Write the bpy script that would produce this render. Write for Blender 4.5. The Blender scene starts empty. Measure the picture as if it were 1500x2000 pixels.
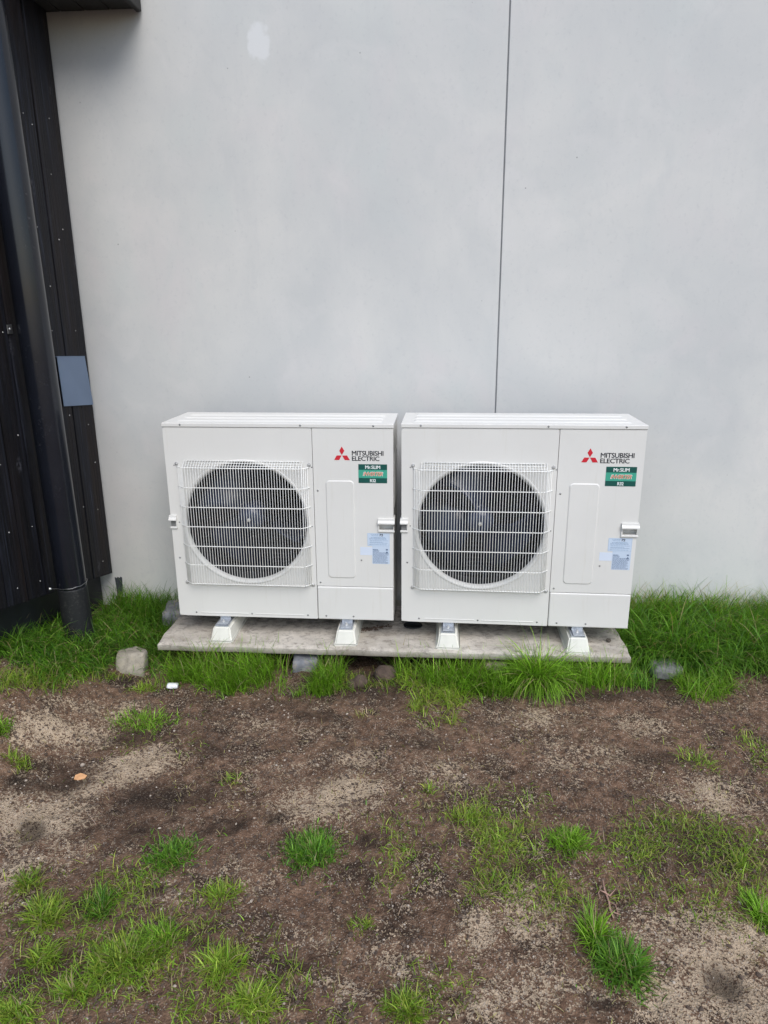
import bpy, bmesh, math, random
import numpy as np
from mathutils import Vector, Matrix
random.seed(7)
rng = np.random.default_rng(11)
scene = bpy.context.scene
COL = scene.collection
rad = math.radians

# ------------------------------------------------------------------ camera
CAM = (0.1533, -2.9966, 1.6203)
PITCH, YAW, ROLL, FPX = -0.2850, 0.0779, -0.0098, 1335.0      # focal length in pixels of a 1500 x 2000 frame
cd = bpy.data.cameras.new('camera')
cam = bpy.data.objects.new('camera', cd)
COL.objects.link(cam)
cy, sy = math.cos(YAW), math.sin(YAW)
fwd = Vector((-sy*math.cos(PITCH), cy*math.cos(PITCH), math.sin(PITCH)))
rt = Vector((cy, sy, 0)); up = rt.cross(fwd)
rt2 = rt*math.cos(ROLL) + up*math.sin(ROLL)
up2 = up*math.cos(ROLL) - rt*math.sin(ROLL)
m = Matrix((rt2, up2, -fwd)).transposed().to_4x4()
m.translation = Vector(CAM)
cam.matrix_world = m
cd.sensor_fit = 'VERTICAL'
cd.sensor_height = 32.0
cd.lens = FPX/2000*32.0
cd.clip_start = 0.05
cd.clip_end = 500
scene.camera = cam

# ------------------------------------------------------------------ light
SUN_EL, SUN_AZ = rad(50), rad(155)        # azimuth clockwise from +Y
w = bpy.data.worlds.new('World'); scene.world = w; w.use_nodes = True
nt = w.node_tree
bg = nt.nodes['Background']
sky = nt.nodes.new('ShaderNodeTexSky'); sky.sky_type = 'NISHITA'
sky.sun_disc = False
sky.sun_elevation = SUN_EL; sky.sun_rotation = SUN_AZ
sky.altitude = 0; sky.air_density = 1.0; sky.dust_density = 1.5; sky.ozone_density = 1.0
nt.links.new(sky.outputs[0], bg.inputs[0])
bg.inputs[1].default_value = 0.12
sd = bpy.data.lights.new('sun', 'SUN'); sd.energy = 1.5; sd.angle = rad(40); sd.color = (1.0, 0.985, 0.96)
so = bpy.data.objects.new('sun', sd); COL.objects.link(so)
sdir = Vector((math.sin(SUN_AZ)*math.cos(SUN_EL), math.cos(SUN_AZ)*math.cos(SUN_EL), math.sin(SUN_EL)))
so.rotation_euler = sdir.to_track_quat('Z', 'Y').to_euler()
so.location = (0, -4, 6)
vs = scene.view_settings
vs.view_transform = 'Standard'; vs.look = 'None'; vs.gamma = 1; vs.use_curve_mapping = False
vs.exposure = 0.60

# ------------------------------------------------------------------ helpers
def tag(o, label=None, cat=None, group=None, kind=None):
    if label: o['label'] = label
    if cat: o['category'] = cat
    if group: o['group'] = group
    if kind: o['kind'] = kind
    return o

def empty(name, loc=(0, 0, 0), rz=0.0):
    o = bpy.data.objects.new(name, None); COL.objects.link(o)
    o.empty_display_size = 0.05
    o.location = loc; o.rotation_euler = (0, 0, rz)
    return o

def link_mesh(name, me, parent=None, loc=None):
    o = bpy.data.objects.new(name, me); COL.objects.link(o)
    if parent is not None: o.parent = parent
    if loc is not None: o.location = loc
    return o

def children(o): return [c for c in bpy.data.objects if c.parent is o]

def copy_tree(o, parent=None, kids=None):
    if kids is None:
        kids = {}
        for c in bpy.data.objects:
            if c.parent is not None: kids.setdefault(c.parent.name, []).append(c)
    c = o.copy(); COL.objects.link(c); c.parent = parent
    for ch in kids.get(o.name, []): copy_tree(ch, c, kids)
    return c

class MB:
    """collects shapes into one mesh"""
    def __init__(self): self.v = []; self.f = []; self.sm = []
    def add(self, vs, fs, smooth=False):
        b = len(self.v); self.v.extend(vs)
        for f in fs: self.f.append(tuple(i+b for i in f)); self.sm.append(smooth)
    def box(self, x0, x1, y0, y1, z0, z1):
        self.add([(x0,y0,z0),(x1,y0,z0),(x1,y1,z0),(x0,y1,z0),(x0,y0,z1),(x1,y0,z1),(x1,y1,z1),(x0,y1,z1)],
                 [(0,3,2,1),(4,5,6,7),(0,1,5,4),(1,2,6,5),(2,3,7,6),(3,0,4,7)])
    def bbox(self, x0, x1, y0, y1, z0, z1, r=0.003, segs=2):
        bm = bmesh.new()
        bmesh.ops.create_cube(bm, size=1)
        for v in bm.verts:
            v.co = Vector((x0+(v.co.x+.5)*(x1-x0), y0+(v.co.y+.5)*(y1-y0), z0+(v.co.z+.5)*(z1-z0)))
        bmesh.ops.bevel(bm, geom=bm.edges[:], offset=r, segments=segs, affect='EDGES', profile=.5)
        self.bm(bm)
    def bm(self, bm, smooth=False):
        bm.verts.index_update()
        self.add([tuple(v.co) for v in bm.verts], [tuple(v.index for v in f.verts) for f in bm.faces], smooth)
        bm.free()
    def tube(self, pts, r, n=6, caps=True, smooth=True):
        pts = [Vector(p) for p in pts]; K = len(pts)
        rs = r if isinstance(r, (list, tuple)) else [r]*K
        tang = []
        for i in range(K):
            a = pts[max(i-1, 0)]; b = pts[min(i+1, K-1)]
            tang.append((b-a).normalized())
        ref = Vector((0, 0, 1)) if abs(tang[0].z) < .9 else Vector((1, 0, 0))
        vs = []; fs = []
        u = tang[0].cross(ref).normalized()
        for i in range(K):
            t = tang[i]
            u = (u - t*u.dot(t)).normalized(); w_ = t.cross(u)
            for k in range(n):
                a = 2*math.pi*k/n
                vs.append(tuple(pts[i] + (u*math.cos(a) + w_*math.sin(a))*rs[i]))
        for i in range(K-1):
            for k in range(n):
                k2 = (k+1) % n
                fs.append((i*n+k, i*n+k2, (i+1)*n+k2, (i+1)*n+k))
        if caps:
            fs.append(tuple(reversed(range(n)))); fs.append(tuple((K-1)*n+k for k in range(n)))
        self.add(vs, fs, smooth)
    def lathe(self, prof, n=32, axis='z', c=(0, 0, 0), smooth=True, cap0=False, cap1=False):
        """prof: list of (r, h)"""
        vs = []; fs = []
        for r, h in prof:
            for k in range(n):
                a = 2*math.pi*k/n
                if axis == 'z': vs.append((c[0]+r*math.cos(a), c[1]+r*math.sin(a), c[2]+h))
                elif axis == 'y': vs.append((c[0]+r*math.cos(a), c[1]+h, c[2]+r*math.sin(a)))
                else: vs.append((c[0]+h, c[1]+r*math.cos(a), c[2]+r*math.sin(a)))
        for i in range(len(prof)-1):
            for k in range(n):
                k2 = (k+1) % n
                fs.append((i*n+k, i*n+k2, (i+1)*n+k2, (i+1)*n+k))
        if cap0: fs.append(tuple(range(n)))
        if cap1: fs.append(tuple((len(prof)-1)*n+k for k in range(n)))
        self.add(vs, fs, smooth)
    def prism(self, poly, y0, y1, plane='xz'):
        """polygon in a plane extruded along the third axis"""
        n = len(poly)
        def P(a, b, h):
            return (a, h, b) if plane == 'xz' else ((h, a, b) if plane == 'yz' else (a, b, h))
        vs = [P(a, b, y0) for a, b in poly] + [P(a, b, y1) for a, b in poly]
        fs = [tuple(range(n)), tuple(reversed(range(n, 2*n)))]
        for i in range(n):
            j = (i+1) % n
            fs.append((i, i+n, j+n, j))
        self.add(vs, fs)
    def mesh(self, name, mat):
        me = bpy.data.meshes.new(name)
        me.from_pydata(self.v, [], self.f); me.update()
        me.polygons.foreach_set('use_smooth', self.sm)
        if mat: me.materials.append(mat)
        bm = bmesh.new(); bm.from_mesh(me)
        bmesh.ops.recalc_face_normals(bm, faces=bm.faces[:])
        bm.to_mesh(me); bm.free()
        return me
    def build(self, name, mat, parent=None, loc=None):
        return link_mesh(name, self.mesh(name, mat), parent, loc)

# ---- value noise in numpy
def _hash(ix, iy, s):
    h = (ix.astype(np.int64)*374761393 + iy.astype(np.int64)*668265263 + s*1442695041) & 0x7fffffff
    h = ((h ^ (h >> 13))*1274126177) & 0x7fffffff
    h = (h ^ (h >> 16)) & 0x7fffffff
    return h/0x7fffffff
def vnoise(x, y, s=0):
    x = np.asarray(x, float); y = np.asarray(y, float)
    ix = np.floor(x); iy = np.floor(y); fx = x-ix; fy = y-iy
    fx = fx*fx*(3-2*fx); fy = fy*fy*(3-2*fy)
    a = _hash(ix, iy, s); b = _hash(ix+1, iy, s); c = _hash(ix, iy+1, s); d = _hash(ix+1, iy+1, s)
    return (a*(1-fx)+b*fx)*(1-fy) + (c*(1-fx)+d*fx)*fy
def fbm(x, y, s=0, oct=4):
    t = 0; amp = .5; tot = 0
    for o in range(oct):
        t = t + amp*vnoise(x*2**o, y*2**o, s+o*17); tot += amp; amp *= .5
    return t/tot
def sstep(a, b, x):
    t = np.clip((x-a)/(b-a), 0, 1); return t*t*(3-2*t)

def ground_h(x, y, hollow=True):
    """terrain height: a bare yard rising towards the timber wall and banked up along the wall foot"""
    x = np.asarray(x, float); y = np.asarray(y, float)
    h = -.035 + .022*(fbm(x*1.3+5, y*1.3, 3, 3)-.5)
    h = h + (.135 - .20*np.clip(y, -.85, .5))*sstep(-1.16, -1.72, x)*sstep(-1.2, -.6, y)
    h = h + .045*sstep(1.0, 1.35, x)*sstep(-.25, .2, y)
    h = h + .022*np.exp(-((y+.16)/.10)**2)*sstep(-1.2, -1.0, x)*sstep(1.2, 1.0, x)
    if hollow: h = h - .05*sstep(-.12, .0, y)*sstep(-1.22, -1.12, x)*sstep(1.1, 1.0, x)   # hollow under the slab
    h = h + .030*(fbm(x*7, y*7, 9, 3)-.5) + .020*(fbm(x*26, y*26, 21, 4)-.5)
    for k, (px, py, a, r) in enumerate(DIPS):
        h = h - a*np.exp(-(((x-px)**2+(y-py)**2)/r**2))
    return h
DIPS = []

def ray(px, py):
    return rt2*((px-750)/FPX) + up2*((1000-py)/FPX) + fwd
def G(px, py, z=None):
    """photo pixel -> point on the terrain (or on the level z)"""
    d = ray(px, py)
    lv = -.035 if z is None else z
    for k in range(1 if z is not None else 9):
        t = (lv-CAM[2])/d.z; x, y = CAM[0]+d.x*t, CAM[1]+d.y*t
        if z is None: lv = .5*lv + .5*float(ground_h(x, y, False))
    return (x, y)
DIPS += [(*G(60, 1625), .022, .05), (*G(1410, 1920), .02, .055), (*G(450, 1615), .015, .04), (*G(530, 1600), .012, .03), (*G(700, 1885), .008, .05)]
def gz(x, y): return float(ground_h(x, y))

# ------------------------------------------------------------------ materials
def new_mat(name):
    mt = bpy.data.materials.new(name); mt.use_nodes = True
    n = mt.node_tree; return mt, n, n.nodes['Principled BSDF']
def N(n, t, **kw):
    o = n.nodes.new(t)
    for k, v_ in kw.items(): setattr(o, k, v_)
    return o
def ramp(n, fac, stops):
    r = n.nodes.new('ShaderNodeValToRGB')
    el = r.color_ramp.elements
    while len(el) < len(stops): el.new(.5)
    for e, (p, c) in zip(el, stops):
        e.position = p; e.color = (*c, 1) if len(c) == 3 else c
    n.links.new(fac, r.inputs[0]); return r.outputs[0]
def noise(n, scale, vec=None, detail=4, rough=.55, dist=0):
    o = n.nodes.new('ShaderNodeTexNoise'); o.inputs['Scale'].default_value = scale
    o.inputs['Detail'].default_value = detail; o.inputs['Roughness'].default_value = rough
    o.inputs['Distortion'].default_value = dist
    if vec is not None: n.links.new(vec, o.inputs['Vector'])
    return o.outputs['Fac']
def objco(n, scale=None):
    tc = n.nodes.new('ShaderNodeTexCoord'); out = tc.outputs['Object']
    if scale:
        mp = n.nodes.new('ShaderNodeMapping'); mp.inputs['Scale'].default_value = scale
        n.links.new(out, mp.inputs['Vector']); out = mp.outputs[0]
    return out
def geoco(n, scale=None):
    g = n.nodes.new('ShaderNodeNewGeometry'); out = g.outputs['Position']
    if scale:
        mp = n.nodes.new('ShaderNodeMapping'); mp.inputs['Scale'].default_value = scale
        n.links.new(out, mp.inputs['Vector']); out = mp.outputs[0]
    return out
def mix(n, a, b, fac, mode='MIX'):
    o = n.nodes.new('ShaderNodeMix'); o.data_type = 'RGBA'; o.blend_type = mode
    for s, v_ in ((6, a), (7, b)):
        if hasattr(v_, 'links') or hasattr(v_, 'is_linked'): n.links.new(v_, o.inputs[s])
        else: o.inputs[s].default_value = (*v_, 1)
    if hasattr(fac, 'is_linked'): n.links.new(fac, o.inputs[0])
    else: o.inputs[0].default_value = fac
    return o.outputs[2]
def math_(n, op, a, b=None, clamp=False):
    o = n.nodes.new('ShaderNodeMath'); o.operation = op; o.use_clamp = clamp
    for i, v_ in enumerate((a, b)):
        if v_ is None: continue
        if hasattr(v_, 'is_linked'): n.links.new(v_, o.inputs[i])
        else: o.inputs[i].default_value = v_
    return o.outputs[0]
def bump(n, bsdf, h, strength=.3, dist=.002):
    b = n.nodes.new('ShaderNodeBump'); b.inputs['Strength'].default_value = strength; b.inputs['Distance'].default_value = dist
    n.links.new(h, b.inputs['Height']); n.links.new(b.outputs[0], bsdf.inputs['Normal'])
def simple(name, col, rough=.5, metal=0.0, var=.12, scale=30, bmp=0.0, spec=None):
    mt, n, b = new_mat(name)
    f = noise(n, scale, objco(n), 5)
    lo = tuple(c*(1-var) for c in col); hi = tuple(min(1, c*(1+var)) for c in col)
    n.links.new(ramp(n, f, [(.3, lo), (.7, hi)]), b.inputs['Base Color'])
    b.inputs['Roughness'].default_value = rough; b.inputs['Metallic'].default_value = metal
    if spec is not None: b.inputs['Specular IOR Level'].default_value = spec
    if bmp: bump(n, b, f, bmp, .002)
    return mt

# painted off-white sheet metal of the units, with faint dust
def mat_enamel(name, col):
    mt, n, b = new_mat(name)
    co = geoco(n)
    f = noise(n, 3.0, co, 5, .6); g = noise(n, 90, co, 3)
    c = ramp(n, f, [(.3, tuple(x*.95 for x in col)), (.7, col)])
    st = noise(n, 6, geoco(n, (9, 9, .7)), 4, .6)
    c = mix(n, c, tuple(x*.88 for x in (col[0], col[1]*.98, col[2]*.93)), ramp(n, st, [(.58, (0, 0, 0)), (.8, (.55, .55, .55))]))
    n.links.new(c, b.inputs['Base Color'])
    n.links.new(ramp(n, f, [(.3, (.38,)*3), (.7, (.5,)*3)]), b.inputs['Roughness'])
    bump(n, b, g, .04, .0008)
    return mt
M_ENAMEL = mat_enamel('off_white_enamel', (.72, .71, .675))
M_WIRE = simple('white_plastic_coated_wire', (.84, .84, .81), .35, var=.05)
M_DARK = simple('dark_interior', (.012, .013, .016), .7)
M_FAN = simple('fan_plastic', (.034, .043, .075), .27, var=.15, scale=8)
M_COIL = simple('aluminium_fins', (.006, .008, .013), .6, .0, .2, 60)
M_TUBE = simple('coil_tube', (.024, .031, .042), .4, .0, .2, 40)
M_SCREW = simple('screw_steel', (.34, .34, .34), .35, .85, .25, 400)
M_CLIP = simple('clip_steel', (.55, .55, .54), .4, .5, .2, 300)
M_POCKET_SHADE = simple('handle_pocket_shade', (.22, .22, .215), .6)  # shaded enamel of the grip pocket, painted as a darker grey
M_ZINC = simple('zinc_plate', (.50, .53, .57), .45, .6, .18, 120, .1)
M_PVC = simple('block_plastic', (.70, .69, .62), .6, 0, .06, 20, .04)
M_RED = simple('emblem_red', (.58, .02, .035), .4, var=.04)
M_BLACKINK = simple('black_ink', (.012, .014, .022), .45, var=.05)
M_GREEN_D = simple('label_dark_green', (.008, .085, .07), .35, var=.06)
M_GREEN_L = simple('label_light_green', (.055, .36, .25), .35, var=.05)
M_ORANGE = simple('label_orange', (.62, .15, .04), .4, var=.05)
M_WHITEINK = simple('white_ink', (.80, .84, .82), .4, var=.03)
M_PAPER = simple('label_paper', (.55, .645, .77), .4, var=.04, scale=12)
M_PAPER2 = simple('blank_label_paper', (.66, .73, .84), .4, var=.03, scale=12)
M_PRINT = simple('label_print', (.10, .15, .25), .5, var=.3, scale=300)
M_GREYPRINT = simple('faint_label_print', (.25, .36, .50), .5, var=.3, scale=300)

def mat_wall():
    mt, n, b = new_mat('grey_concrete_skim')
    co = geoco(n)
    a = noise(n, .9, co, 5, .55, .6)
    c = ramp(n, a, [(.34, (.535, .545, .538)), (.5, (.592, .594, .576)), (.66, (.650, .640, .612))])
    h = noise(n, 1.7, geoco(n, (1, 1, .8)), 4, .5, 1.2)
    c = mix(n, c, (.615, .582, .577), ramp(n, h, [(.52, (0, 0, 0)), (.72, (.55, .55, .55))]))
    h2 = noise(n, 2.3, geoco(n, (1.2, 1, .6)), 4, .5, .8)
    c = mix(n, c, (.545, .578, .563), ramp(n, h2, [(.54, (0, 0, 0)), (.74, (.55, .55, .55))]))
    mm = noise(n, 5.5, geoco(n, (1, 1, .75)), 5, .62, .5)
    c = mix(n, c, (.515, .528, .525), ramp(n, mm, [(.50, (0, 0, 0)), (.70, (.42, .42, .42))]))
    mm2 = noise(n, 3.4, geoco(n, (1.1, 1, .9)), 4, .6, .9)
    c = mix(n, c, (.66, .645, .63), ramp(n, mm2, [(.53, (0, 0, 0)), (.74, (.36, .36, .36))]))
    # faint dried runs and trowel marks
    st = noise(n, 5, geoco(n, (5, 1, .35)), 5, .65)
    c = mix(n, c, (.53, .535, .535), ramp(n, st, [(.56, (0, 0, 0)), (.78, (.28, .28, .28))]))
    fi = noise(n, 55, co, 6, .7)
    c = mix(n, c, (.40, .41, .42), ramp(n, fi, [(.56, (0, 0, 0)), (.78, (.38, .38, .38))]))
    # chalky round repair high on the wall
    d = n.nodes.new('ShaderNodeVectorMath'); d.operation = 'MULTIPLY_ADD'
    n.links.new(co, d.inputs[0]); d.inputs[1].default_value = (1/.062, 0, 1/.082); d.inputs[2].default_value = (.676/.062, 0, -2.800/.082)
    wob = n.nodes.new('ShaderNodeTexNoise'); wob.inputs['Scale'].default_value = 22; n.links.new(co, wob.inputs['Vector'])
    s2 = n.nodes.new('ShaderNodeVectorMath'); s2.operation = 'MULTIPLY_ADD'
    n.links.new(wob.outputs['Color'], s2.inputs[0]); s2.inputs[1].default_value = (1.1, 0, 1.1); s2.inputs[2].default_value = (-.55, 0, -.55)
    s3 = n.nodes.new('ShaderNodeVectorMath'); s3.operation = 'ADD'
    n.links.new(d.outputs[0], s3.inputs[0]); n.links.new(s2.outputs[0], s3.inputs[1])
    ln = n.nodes.new('ShaderNodeVectorMath'); ln.operation = 'LENGTH'; n.links.new(s3.outputs[0], ln.inputs[0])
    msk = ramp(n, ln.outputs['Value'], [(.72, (.7, .7, .7)), (1.0, (0, 0, 0))])
    c = mix(n, c, (.70, .71, .71), msk)
    # pin-hole pits
    vo = n.nodes.new('ShaderNodeTexVoronoi'); vo.inputs['Scale'].default_value = 7; n.links.new(co, vo.inputs['Vector'])
    c = mix(n, c, (.16, .16, .16), ramp(n, vo.outputs['Distance'], [(.012, (.8, .8, .8)), (.03, (0, 0, 0))]))
    n.links.new(c, b.inputs['Base Color'])
    b.inputs['Roughness'].default_value = .8
    hh = math_(n, 'ADD', math_(n, 'MULTIPLY', a, .8), math_(n, 'MULTIPLY', fi, .25))
    bump(n, b, hh, .25, .004)
    return mt
M_WALL = mat_wall()
M_SEAL = simple('joint_sealant', (.19, .20, .21), .8)
M_BITUMEN = simple('bitumen_strip', (.05, .055, .065), .75, 0, .3, 60, .3)

def mat_wood():
    mt, n, b = new_mat('black_stained_wood')
    oi = n.nodes.new('ShaderNodeObjectInfo')
    ad = n.nodes.new('ShaderNodeVectorMath'); ad.operation = 'MULTIPLY_ADD'
    cmb = n.nodes.new('ShaderNodeCombineXYZ'); 
    n.links.new(math_(n, 'MULTIPLY', oi.outputs['Random'], 13.0), cmb.inputs[0]); n.links.new(math_(n, 'MULTIPLY', oi.outputs['Random'], 37.0), cmb.inputs[2])
    tc = n.nodes.new('ShaderNodeTexCoord')
    n.links.new(tc.outputs['Object'], ad.inputs[0]); ad.inputs[1].default_value = (1, 1, 1); n.links.new(cmb.outputs[0], ad.inputs[2])
    mp = n.nodes.new('ShaderNodeMapping'); mp.inputs['Scale'].default_value = (20, 30, .8); n.links.new(ad.outputs[0], mp.inputs[0])
    gr = noise(n, 1.6, mp.outputs[0], 6, .65, 1.1)
    mp2 = n.nodes.new('ShaderNodeMapping'); mp2.inputs['Scale'].default_value = (6, 8, 1.2); n.links.new(ad.outputs[0], mp2.inputs[0])
    bl = noise(n, 1.0, mp2.outputs[0], 4)
    c = ramp(n, gr, [(.34, (.003, .003, .004)), (.50, (.008, .008, .011)), (.60, (.016, .018, .026)), (.74, (.058, .064, .09))])
    c = mix(n, c, (.017, .011, .009), ramp(n, bl, [(.45, (0, 0, 0)), (.7, (.7, .7, .7))]))
    # knots and scuffs showing grey
    mp3 = n.nodes.new('ShaderNodeMapping'); mp3.inputs['Scale'].default_value = (6, 6, 3.4); n.links.new(ad.outputs[0], mp3.inputs[0])
    vo = n.nodes.new('ShaderNodeTexVoronoi'); vo.inputs['Scale'].default_value = 1.0; n.links.new(mp3.outputs[0], vo.inputs['Vector'])
    fl = noise(n, 60, ad.outputs[0], 5, .7)
    kn = math_(n, 'MULTIPLY', ramp(n, vo.outputs['Distance'], [(.05, (1, 1, 1)), (.16, (0, 0, 0))]), ramp(n, fl, [(.45, (0, 0, 0)), (.65, (1, 1, 1))]))
    c = mix(n, c, (.10, .10, .115), math_(n, 'MULTIPLY', kn, 1.0))
    n.links.new(c, b.inputs['Base Color'])
    n.links.new(ramp(n, gr, [(.3, (.45,)*3), (.7, (.7,)*3)]), b.inputs['Roughness'])
    b.inputs['Specular IOR Level'].default_value = .2
    bump(n, b, gr, 1.0, .006)
    return mt
M_WOOD = mat_wood()
def mat_pipe():
    mt, n, b = new_mat('black_painted_metal')
    co = objco(n)
    f = noise(n, 4, co, 5, .6); sp = noise(n, 70, co, 5, .75)
    sc = noise(n, 9, objco(n, (1, 1, .5)), 5, .7)
    c = ramp(n, f, [(.3, (.007, .008, .012)), (.7, (.010, .012, .018))])
    msk = math_(n, 'MULTIPLY', ramp(n, sp, [(.58, (0, 0, 0)), (.66, (1, 1, 1))]), ramp(n, sc, [(.52, (0, 0, 0)), (.68, (1, 1, 1))]))
    c = mix(n, c, (.11, .11, .11), math_(n, 'MULTIPLY', msk, .55))
    n.links.new(c, b.inputs['Base Color'])
    n.links.new(ramp(n, f, [(.3, (.16,)*3), (.7, (.26,)*3)]), b.inputs['Roughness'])
    bump(n, b, sc, .05, .002)
    return mt
M_PIPE = mat_pipe()
def mat_collar():
    mt, n, b = new_mat('dirty_black_plastic')
    co = objco(n)
    sp = noise(n, 75, co, 6, .8); sc = noise(n, 14, objco(n, (1.6, 1.6, .6)), 5, .7)
    msk = math_(n, 'MULTIPLY', ramp(n, sp, [(.5, (0, 0, 0)), (.62, (1, 1, 1))]), ramp(n, sc, [(.42, (0, 0, 0)), (.66, (1, 1, 1))]))
    c = mix(n, (.009, .010, .012), (.12, .115, .105), math_(n, 'MULTIPLY', msk, .5))
    n.links.new(c, b.inputs['Base Color']); b.inputs['Roughness'].default_value = .62
    bump(n, b, sp, .2, .001)
    return mt
M_COLLAR = mat_collar()
M_MEMBRANE = simple('black_foundation_membrane', (.013, .014, .018), .55, 0, .3, 12, .25)
M_PLATE = simple('blue_grey_sheet_metal', (.15, .205, .30), .42, .15, .07, 5)
M_NAIL = simple('bright_nail_head', (.72, .72, .70), .35, .6, .15, 300)
M_EAVE = simple('dark_eave_board', (.014, .013, .012), .6, 0, .3, 20, .2)

def mat_slab():
    mt, n, b = new_mat('weathered_concrete_slab')
    co = geoco(n)
    a = noise(n, 5, co, 6, .65, .5); fi = noise(n, 130, co, 5, .7)
    c = ramp(n, a, [(.3, (.36, .32, .26)), (.5, (.52, .475, .41)), (.7, (.64, .59, .515))])
    di = noise(n, 26, geoco(n, (1, 1.4, 1)), 6, .75, .3)
    c = mix(n, c, (.15, .125, .105), ramp(n, di, [(.50, (0, 0, 0)), (.68, (.75, .75, .75))]))
    c = mix(n, c, (.11, .09, .07), ramp(n, fi, [(.56, (0, 0, 0)), (.75, (.55, .55, .55))]))
    # silt collected on the rear half of the slab
    sx = n.nodes.new('ShaderNodeSeparateXYZ'); n.links.new(co, sx.inputs[0])
    sil = math_(n, 'MULTIPLY', ramp(n, sx.outputs['Y'], [(.0, (0, 0, 0)), (.20, (1, 1, 1))]), ramp(n, di, [(.36, (.2, .2, .2)), (.6, (1, 1, 1))]))
    c = mix(n, c, (.13, .12, .115), math_(n, 'MULTIPLY', sil, .92))
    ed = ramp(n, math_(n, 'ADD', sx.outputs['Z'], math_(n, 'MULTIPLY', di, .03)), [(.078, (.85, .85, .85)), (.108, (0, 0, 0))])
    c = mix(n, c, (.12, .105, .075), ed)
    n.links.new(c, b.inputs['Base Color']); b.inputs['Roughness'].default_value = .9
    bump(n, b, math_(n, 'ADD', di, math_(n, 'MULTIPLY', fi, .9)), .8, .004)
    return mt
M_SLAB = mat_slab()
def mat_stone(name, c0, c1, c2):
    mt, n, b = new_mat(name)
    co = objco(n)
    a = noise(n, 14, co, 6, .7, .4); fi = noise(n, 110, co, 5, .75)
    c = ramp(n, a, [(.3, c0), (.52, c1), (.7, c2)])
    c = mix(n, c, tuple(x*.35 for x in c0), ramp(n, fi, [(.56, (0, 0, 0)), (.72, (.7, .7, .7))]))
    n.links.new(c, b.inputs['Base Color']); b.inputs['Roughness'].default_value = .9
    bump(n, b, math_(n, 'ADD', a, math_(n, 'MULTIPLY', fi, .5)), .6, .006)
    return mt
M_STONE = mat_stone('pale_granite', (.20, .175, .135), (.33, .295, .24), (.44, .385, .29))
M_STONE2 = mat_stone('grey_granite', (.11, .115, .13), (.20, .205, .22), (.34, .29, .23))
M_STONE3 = mat_stone('brown_grey_stone', (.16, .13, .10), (.26, .21, .16), (.34, .30, .24))

def mat_soil():
    mt, n, b = new_mat('bare_soil_with_sand')
    co = geoco(n)
    at = n.nodes.new('ShaderNodeAttribute'); at.attribute_name = 'sand'
    aw = n.nodes.new('ShaderNodeAttribute'); aw.attribute_name = 'wet'
    f1 = noise(n, 9, co, 6, .65, .5); f2 = noise(n, 34, co, 6, .7)
    soil = ramp(n, f2, [(.28, (.046, .026, .016)), (.5, (.142, .086, .055)), (.74, (.30, .195, .128))])
    soil = mix(n, soil, (.026, .017, .012), ramp(n, f1, [(.47, (0, 0, 0)), (.62, (.8, .8, .8))]))
    sandc = ramp(n, f2, [(.3, (.32, .24, .16)), (.7, (.50, .39, .275))])
    # grain: each cell is either a dark crumb or a pale grain
    wp = n.nodes.new('ShaderNodeVectorMath'); wp.operation = 'MULTIPLY_ADD'
    wn = n.nodes.new('ShaderNodeTexNoise'); wn.inputs['Scale'].default_value = 160; wn.inputs['Detail'].default_value = 2
    n.links.new(co, wn.inputs['Vector'])
    n.links.new(wn.outputs['Color'], wp.inputs[0]); wp.inputs[1].default_value = (.0025, .0025, .0025); n.links.new(co, wp.inputs[2])
    outs = []
    for s in (145, 330):
        vo = n.nodes.new('ShaderNodeTexVoronoi'); vo.inputs['Scale'].default_value = s; n.links.new(wp.outputs[0], vo.inputs['Vector'])
        sp = n.nodes.new('ShaderNodeSeparateColor'); n.links.new(vo.outputs['Color'], sp.inputs[0]); outs.append((sp.outputs[0], vo.outputs['Distance'], sp.outputs[1]))
    r = math_(n, 'ADD', math_(n, 'MULTIPLY', outs[0][0], .55), math_(n, 'MULTIPLY', outs[1][0], .45))
    lvl = math_(n, 'ADD', math_(n, 'MULTIPLY', at.outputs['Fac'], 1.35), math_(n, 'MULTIPLY', math_(n, 'SUBTRACT', f1, .5), 1.3))
    f3 = noise(n, 70, co, 4, .7)
    lvl = math_(n, 'ADD', lvl, math_(n, 'MULTIPLY', math_(n, 'SUBTRACT', f3, .5), 1.1))
    lvl = math_(n, 'MINIMUM', lvl, .74)
    d = math_(n, 'SUBTRACT', lvl, r)
    msk = ramp(n, d, [(.0, (0, 0, 0)), (.08, (1, 1, 1))])
    c = mix(n, soil, sandc, msk)
    # scattered pale grit everywhere
    grit = ramp(n, outs[1][2], [(.93, (0, 0, 0)), (.95, (.75, .75, .75))])
    c = mix(n, c, (.36, .31, .255), grit)
    c = mix(n, c, (.020, .014, .010), math_(n, 'MULTIPLY', aw.outputs['Fac'], .95, True))
    n.links.new(c, b.inputs['Base Color']); b.inputs['Roughness'].default_value = .95
    b.inputs['Specular IOR Level'].default_value = .2
    hh = math_(n, 'ADD', math_(n, 'MULTIPLY', f2, .8), math_(n, 'MULTIPLY', outs[0][1], .5))
    hh = math_(n, 'ADD', hh, math_(n, 'MULTIPLY', msk, .12))
    bump(n, b, hh, .8, .012)
    return mt
M_SOIL = mat_soil()
M_CRUMB = mat_stone('soil_crumb', (.045, .030, .022), (.090, .062, .045), (.16, .115, .085))
M_GRIT = mat_stone('sand_grit', (.30, .25, .20), (.42, .35, .28), (.55, .49, .42))

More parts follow.
